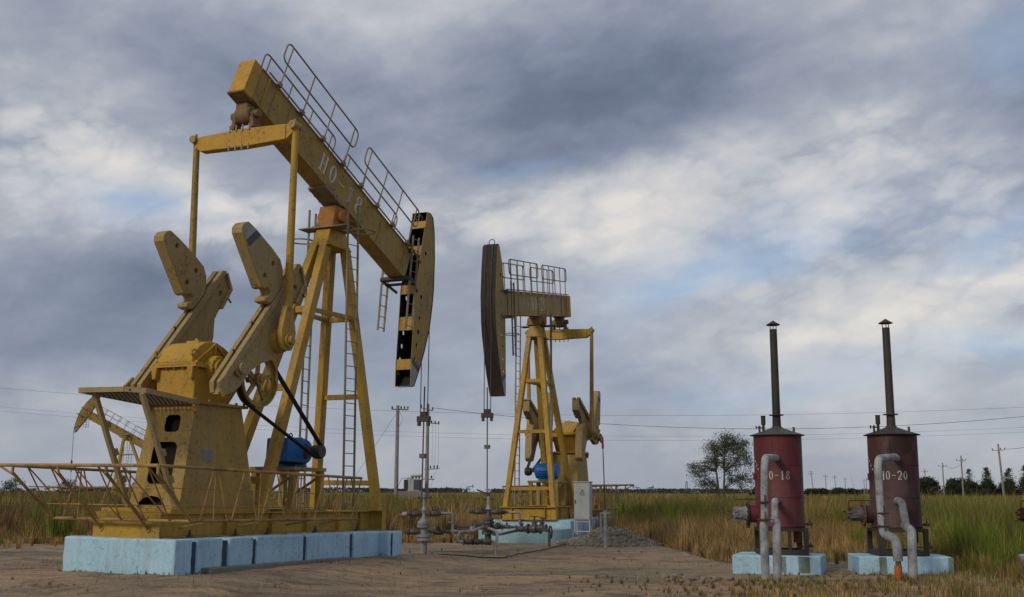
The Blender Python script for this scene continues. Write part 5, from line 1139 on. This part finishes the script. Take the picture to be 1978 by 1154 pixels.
spots = [(106.0, 396, .35), (128.6, 462, 0), (138.5, 482, .2), (164, 555, 0), (127.2, 347, 0), (106.0, 277, 0), (90.3, 226, 0), (74.5, 171, .15), (176, 560, 0), (221, 690, 0), (200, 640, .1), (158, 440, 0)]
cable_p = []
def far_pole(first):
    o = empty('power_pole'); b = MB(); b.cyl((0, 0, 0), (0, 0, 9.0), .19, .12, 10); b.build('pole_shaft', 'pole', o)
    b = MB(); b.bar((-.95, 0, 8.05), (.95, 0, 8.05), .10, .09); b.bar((-.4, 0, 8.0), (-.05, 0, 7.5), .03, .03); b.bar((.4, 0, 8.0), (.05, 0, 7.5), .03, .03); b.build('crossarm', 'pole', o)
    b = MB()
    for x, z in ((-.88, 8.1), (.88, 8.1), (.28, 8.1)): insulator(b, (x, 0, z), 1.2)
    b.build('insulator', 'porcelain', o, each=1); return o
fp = far_pole(0)
LP = ['leaning two-armed pole right of the red heater, nearest the red roofs', 'thin pole in front of the red-roofed building', 'thin pole just right of the red-roofed building', 'short far pole beside the long brown roof',
      'smallest crossarm pole beside the dark round bushes', 'mid-size crossarm pole above the gap in the dark bushes', 'tall crossarm pole left of the row of poplars', 'tallest crossarm pole standing in front of the poplars',
      'faint far pole left of the maroon heater', 'faintest tiny pole near the maroon heater', 'faint far pole touching the maroon heater outline', 'short faint pole between two crossarm poles']
for i, (x, y, lean) in enumerate(spots):
    o = fp if i == 0 else copy_tree(fp); o.location = (x, y, 0); o.rotation_euler = (0, R(-lean*16), R((i*7) % 11-20)); tag(o, LP[i], 'power pole', 'power poles along the horizon')
b = MB(); b.bar((-.8, 0, 8.85), (.8, 0, 8.85), .10, .09); b.build('crossarm', 'pole', fp)
def wire(name, label, p0, p1, sag, r, n=28, group=None):
    b = MB(); A, B_ = Vector(p0), Vector(p1); pts = []
    for i in range(n+1): t = i/n; p = A+(B_-A)*t; p.z -= sag*4*t*(1-t); pts.append(p)
    b.tube(pts, r, 4); tag(b.build(name, 'wire', None), label, 'power line', 'power lines')
wire('power_line', 'thickest sagging black wire crossing behind both heater chimneys', (-7.1, 100, 8.99), (53.88, 100, 9.3), 1.95, .017)
wire('power_line', 'upper faint wire crossing the whole sky behind the chimneys', (-45.6, 90, 10.1), (46.4, 90, 8.7), 1.65, .008)
wire('power_line', 'lower faint wire crossing the whole sky low behind the jacks', (-45.4, 90, 8.6), (46.3, 90, 7.1), 1.75, .006)
wire('power_line', 'lowest faint wire just under the lower faint one', (-45.4, 91, 8.3), (46.3, 91, 6.75), 1.72, .006)
wire('power_line', 'short wire leaving the tallest crossarm pole to the right', (75.3, 171, 8.2), (84.5, 178, 9.6), .25, .03)
wire('power_line', 'long thin wire linking the small poles on the right horizon', (107, 277, 8.0), (91, 226, 8.1), .9, .03)
# ================================================================== TREES
def leafmesh(name, pts, size, cols, parent, seed, droop=0.0, mat='leaf'):
    g = np.random.default_rng(seed); n = len(pts); v = np.empty((n, 4, 3)); a = g.normal(0, 1, (n, 3)); a /= np.linalg.norm(a, axis=1)[:, None]; b_ = g.normal(0, 1, (n, 3)); b_[:, 2] -= droop; b_ -= a*(a*b_).sum(1)[:, None]; b_ /= np.linalg.norm(b_, axis=1)[:, None]
    s = size*g.uniform(.5, 1.3, (n, 1)); 
    v[:, 0] = pts-b_*s*.5; v[:, 1] = pts+a*s*.28; v[:, 2] = pts+b_*s*.6; v[:, 3] = pts-a*s*.28
    f = (np.arange(n)*4)[:, None]+np.array([[0, 1, 2, 3]]); t = g.random((n, 1)); c = np.array(cols[0])*(1-t)+np.array(cols[1])*t
    me = grid_mesh(name, v.reshape(-1, 3), f, c[:, None, :].repeat(4, 1).reshape(-1, 3), smooth=False); me.materials.append(M[mat]); o = bpy.data.objects.new(name, me); sc.collection.objects.link(o); o.parent = parent; return o
def tree(name, label, cat, loc, h, cw, base, nclus, nleaf, ls, cols, seed, trunks=1, shape='round', group=None, tr=.16, spread=.5, lobes=None):
    root = empty(name, loc); tag(root, label, cat, group); g = np.random.default_rng(seed); cl = []
    while len(cl) < nclus:
        if lobes:
            L_ = lobes[g.choice(len(lobes), p=np.array([q[5] for q in lobes])/sum(q[5] for q in lobes))]; q = g.normal(0, 1, 3); q = q/np.linalg.norm(q)*g.random()**.38
            cl.append((L_[0]+q[0]*L_[2], q[1]*L_[2], L_[1]+q[2]*L_[3])); continue
        t = g.random(); z = base+(h-base)*t
        if shape == 'round': rr = cw*math.sqrt(max(0, 1-((t-.52)/.56)**2))
        elif shape == 'poplar': rr = cw*(.35+.65*math.sin(math.pi*min(1, t*.9+.12)))*(1-.5*t)
        else: rr = cw*math.sqrt(max(0, 1-((t-.35)/.68)**2))
        a = g.uniform(0, 2*math.pi); r = rr*g.random()**.45
        p = (r*math.cos(a), r*math.sin(a), z)
        if shape == 'round' and g.random() < .35 and vnoise(np.array([p[0]*1.3+seed]), np.array([z*1.1]), 1.0, 7)[0] < .5: continue
        cl.append(p)
    cl = np.array(cl); b = MB(); tops = []
    for k in range(trunks):
        ox = (k-(trunks-1)/2)*.35; lean = (k-(trunks-1)/2)*.9+g.uniform(-.15, .15); T = [(ox, 0, -.1), (ox+lean*.25, .05, h*.22), (ox+lean*.6, .0, h*.45), (ox+lean, .1, h*.78)]
        b.tube(bend(T, .8, 4), [tr*(1-.8*i/16) for i in range(len(bend(T, .8, 4)))], 8); tops += [Vector(T[1]), Vector(T[2]), Vector(T[3])]
    for i, c in enumerate(cl):
        if i % 2 and nclus > 60: continue
        c = Vector(c); s = min(tops, key=lambda q: (q-c).length+max(0, q.z-c.z)*3); m_ = s+(c-s)*.5+Vector((0, 0, .12*(c-s).length)); b.tube([s, m_, c], [tr*.28, tr*.15, tr*.05], 5)
    b.build('trunk', 'bark', root)
    idx = g.integers(0, len(cl), nleaf); sp = g.normal(0, spread, (nleaf, 3))*np.array([1, 1, .75]); w = .55+.9*g.random(len(cl)); pts = cl[idx]+sp*w[idx][:, None]
    pts = pts[pts[:, 2] > base*.6]
    leafmesh('crown', pts, ls, cols, root, seed+1, .5); return root
tree('willow_tree', 'airy willow tree with two thin trunks standing left of the red heater', 'tree', (22.3, 120, 0), 8.3, 3.0, 1.2, 200, 15500, .15, ((.065, .075, .042), (.145, .152, .088)), 5, 2, 'round', tr=.14, spread=.35,
     lobes=[(1.3, 6.9, 1.5, 1.1, 0, 4), (-.3, 5.9, 1.3, 1.1, 0, 3), (2.1, 5.4, 1.3, 1.3, 0, 3), (-2.4, 3.9, 1.1, .8, 0, 2.2), (-1.0, 4.7, .9, .7, 0, 1), (.6, 4.2, 1.6, .8, 0, 1.4), (2.1, 3.0, 1.6, .8, 0, 1.8), (-1.3, 2.5, 1.2, .5, 0, 1.1)])
pop = tree('poplar_tree', '-', 'tree', (0, 0, 0), 7.2, 1.25, .8, 30, 2300, .30, ((.045, .055, .032), (.085, .095, .05)), 8, 1, 'poplar', tr=.10, spread=.42)
PP = [(122.5, 302, 1.0, 'leftmost slim poplar, just right of the dark bushes'), (126.3, 300, 1.1, 'slim poplar second from the left in the row'), (128.6, 305, 1.05, 'slim poplar third from the left, close to its neighbour'), (131.6, 300, 1.0, 'slim poplar immediately left of the tallest pole'), (134.2, 304, 1.08, 'slim poplar immediately right of the tallest pole'), (136.6, 300, 1.12, 'tallest slim poplar near the right edge'), (139.3, 303, .98, 'slim poplar second from the right edge'), (141.5, 300, 1.1, 'rightmost slim poplar cut by the photo edge')]
for i, (x, y, s, lab) in enumerate(PP):
    o = pop if i == 0 else copy_tree(pop); o.location = (x, y, 0); o.scale = (s*(1+.1*math.sin(i*3)), s, s*(1+.07*math.cos(i*5))); o.rotation_euler = (0, 0, i*1.3); tag(o, lab, 'tree', 'poplars on the right horizon')
bush = tree('broadleaf_tree', '-', 'tree', (0, 0, 0), 5.4, 2.9, .2, 60, 5200, .52, ((.030, .040, .024), (.058, .068, .036)), 12, 1, 'dome', tr=.15, spread=.5)
BB = [(107.5, 300, .92, 'dark round tree just right of the maroon heater'), (111.4, 303, 1.0, 'dark round tree behind the smallest crossarm pole'), (117.3, 300, .82, 'low dark tree right of the gap in the bushes'), (120.6, 306, .95, 'dark tree behind the tall pole left of the poplars'), (125.0, 307, .8, 'low dark tree behind the left poplars'), (130.0, 308, .8, 'low dark tree behind the middle poplars'), (135.5, 309, .8, 'low dark tree behind the right poplars'), (141, 309, .85, 'low dark tree at the far right edge'),
      (91.0, 330, .62, 'low dark bush between the two heaters, under the thin poles'), (88.0, 331, .6, 'low dark bush just right of the red heater'), (96.5, 334, .66, 'rounded dark bush left of the maroon heater'), (101, 335, .62, 'dark bush touching the maroon heater outline'), (50.5, 226, .62, 'dark bush behind the trunks of the willow'), (54.5, 228, .70, 'dark bush between the willow and the red heater')]
for i, (x, y, s, lab) in enumerate(BB):
    o = bush if i == 0 else copy_tree(bush); o.location = (x, y, 0); o.scale = (s*(1.15 if i < 8 else 1.5), s, s*(1 if i < 8 else .8)); o.rotation_euler = (0, 0, i*2.1); tag(o, lab, 'tree', 'dark round trees on the right horizon')
# far-off woods as one mass
g = np.random.default_rng(77); nc = 2600; x = g.uniform(-760, 900, nc); y = g.uniform(1250, 1500, nc); hh = 2.2+4.6*fbm(x, y*0, .02, 4, 15)**1.5*1.6; sel = fbm(x, y*0+3, .012, 3, 19) > .33; x, y, hh = x[sel], y[sel], hh[sel]
k = 26; pts = np.stack([np.repeat(x, k)+g.normal(0, 3.0, len(x)*k), np.repeat(y, k)+g.normal(0, 2, len(x)*k), np.repeat(hh, k)*g.random(len(x)*k)**.8+g.normal(0, .3, len(x)*k)], 1)
o = leafmesh('distant_woods', pts, 2.0, ((.040, .050, .034), (.065, .072, .045)), None, 9); tag(o, 'thin dark line of far-off woods along the flat horizon', 'woods', kind='stuff')
# scrub sticking up over the reeds at the left
sc_ = tree('scrub_bush', '-', 'bush', (0, 0, 0), 3.0, 1.0, .8, 16, 700, .18, ((.05, .055, .025), (.09, .085, .04)), 21, 2, 'dome', tr=.04, spread=.28)
for i, (x, y, s, lab) in enumerate([(-46.5, 118, .82, 'wispy bush on the left skyline under the far pump jack head'), (-50.8, 116, .88, 'wispy bush left of the far pump jack on the skyline'), (-53.5, 120, .80, 'wispy bush at the far left of the skyline'), (-43.8, 112, .80, 'wispy bush just left of the far pump jack legs')]):
    o = sc_ if i == 0 else copy_tree(sc_); o.location = (x, y, 0); o.scale = (s*1.3, s, s); o.rotation_euler = (0, 0, i*1.9); tag(o, lab, 'bush', 'wispy bushes on the left skyline')
# ================================================================== FAR BUILDINGS, MAST, TINY PUMP JACKS
def house(name, label, x, y, w, d, h, wall, roofm, rh):
    o = empty(name, (x, y, 0)); tag(o, label, 'building'); b = MB(); b.box(-w/2, w/2, -d/2, d/2, 0, h); b.build('wall', wall, o)
    b = MB(); b.add([(-w/2-.3, -d/2-.4, h), (w/2+.3, -d/2-.4, h), (w/2+.3, d/2+.4, h), (-w/2-.3, d/2+.4, h), (-w/2-.3, 0, h+rh), (w/2+.3, 0, h+rh)], [(0, 1, 5, 4), (2, 3, 4, 5), (0, 3, 4), (1, 2, 5), (0, 1, 2, 3)]); b.build('roof', roofm, o)
    b = MB(); n = max(2, int(w/3))
    for i in range(n): cx = -w/2+w*(i+.5)/n; b.box(cx-.5, cx+.5, -d/2-.03, -d/2+.05, h*.40, h*.75)
    b.build('window', 'glassdark', o, each=1)
house('brick_house', 'small building with a bright red roof between the two heaters', 124.3, 462, 3.6, 5, 2.3, 'wallpale', 'roofred', 1.0)
house('brick_house', 'long low building with a dull red roof between the two heaters', 129.5, 472, 7.0, 5, 1.9, 'wallpale', 'roofred', .9)
house('storage_shed', 'yellowish shed with a flat brown roof left of the maroon heater', 136.0, 460, 5.5, 5, 2.9, 'wallorange', 'bark', .35)
house('storage_shed', 'low orange-walled shed beside the red heater on the horizon', 115.8, 450, 4.2, 5, 2.2, 'wallorange', 'wallorange', .2)
b = MB()
for dx_s, dy_s in ((-.8, -.8), (.8, -.8), (.8, .8), (-.8, .8)): b.bar((77.5+dx_s, 500+dy_s, 0), (77.5+dx_s*.25, 500+dy_s*.25, 6.2), .12, .12)
for z in (1.5, 3, 4.4, 5.6):
    w = .8*(1-z/6.2*.75); b.bar((77.5-w, 499.2+.0, z), (77.5+w, 499.2+.4, z+.9), .08, .08); b.bar((77.5+w, 499.4, z), (77.5-w, 499.4, z+.9), .08, .08)
tag(b.build('lattice_mast', 'slate', None), 'tiny lattice mast on the horizon left of the willow', 'mast')
def tiny_jack():
    o = empty('pump_jack'); b = MB()
    b.box(-5, 1.5, -1, 1, 0, .9); b.build('base_frame', 'rust', o)
    b = MB()
    for s in (-1, 1): b.bar((1, s, .9), (.2, .2*s, 6.6), .28, .28); b.bar((-2.6, s*.6, .9), (-.3, .15*s, 6.6), .28, .28)
    b.build('leg', 'slate', o, each=1)
    b = MB(); b.bar((-3.4, 0, 6.2), (4.0, 0, 7.6), .4, .7); b.build('walking_beam', 'slate', o)
    b = MB(); b.prism([(3.9, 9.4), (4.4, 9.3), (4.9, 8.0), (4.8, 6.6), (4.2, 5.2), (3.9, 5.2), (3.8, 7.2)], lambda x, z, t: (x, t, z), -.25, .25); b.build('horse_head', 'slate', o)
    b = MB(); b.bar((-3.3, 1, 6.1), (-3.6, 1, 2.8), .16, .16); b.bar((-3.3, -1, 6.1), (-3.6, -1, 2.8), .16, .16); b.build('pitman_arm', 'slate', o, each=1)
    b = MB(); b.box(-4.6, -3.0, -.6, .6, .91, 3.4); b.prism([(-5.2, 2.0), (-4.2, 1.2), (-2.6, 3.2), (-3.4, 4.4)], lambda x, z, t: (x, t, z), -1.3, -1.0); b.build('gearbox', 'slate', o); return o
tj = tiny_jack()
for i, (x, y, s, rz, lab) in enumerate([(-46.5, 1240, 1.0, 12, 'tiny pump jack on the horizon between the two wellheads, head to the right'), (-68.0, 1240, .8, 200, 'tiny low pump jack on the horizon right of the near wellhead'), (131, 1180, .95, 190, 'tiny pump jack on the horizon right of the dark-faced jack guard'), (142, 1160, .9, 20, 'tiny pump jack on the horizon halfway to the willow'), (152.0, 1200, .8, 170, 'tiny pump jack on the horizon nearest the lattice mast')]):
    o = tj if i == 0 else copy_tree(tj); o.location = (x, y, 0); o.scale = (s, s, s); o.rotation_euler = (0, 0, R(rz)); tag(o, lab, 'pump jack', 'tiny pump jacks on the horizon')
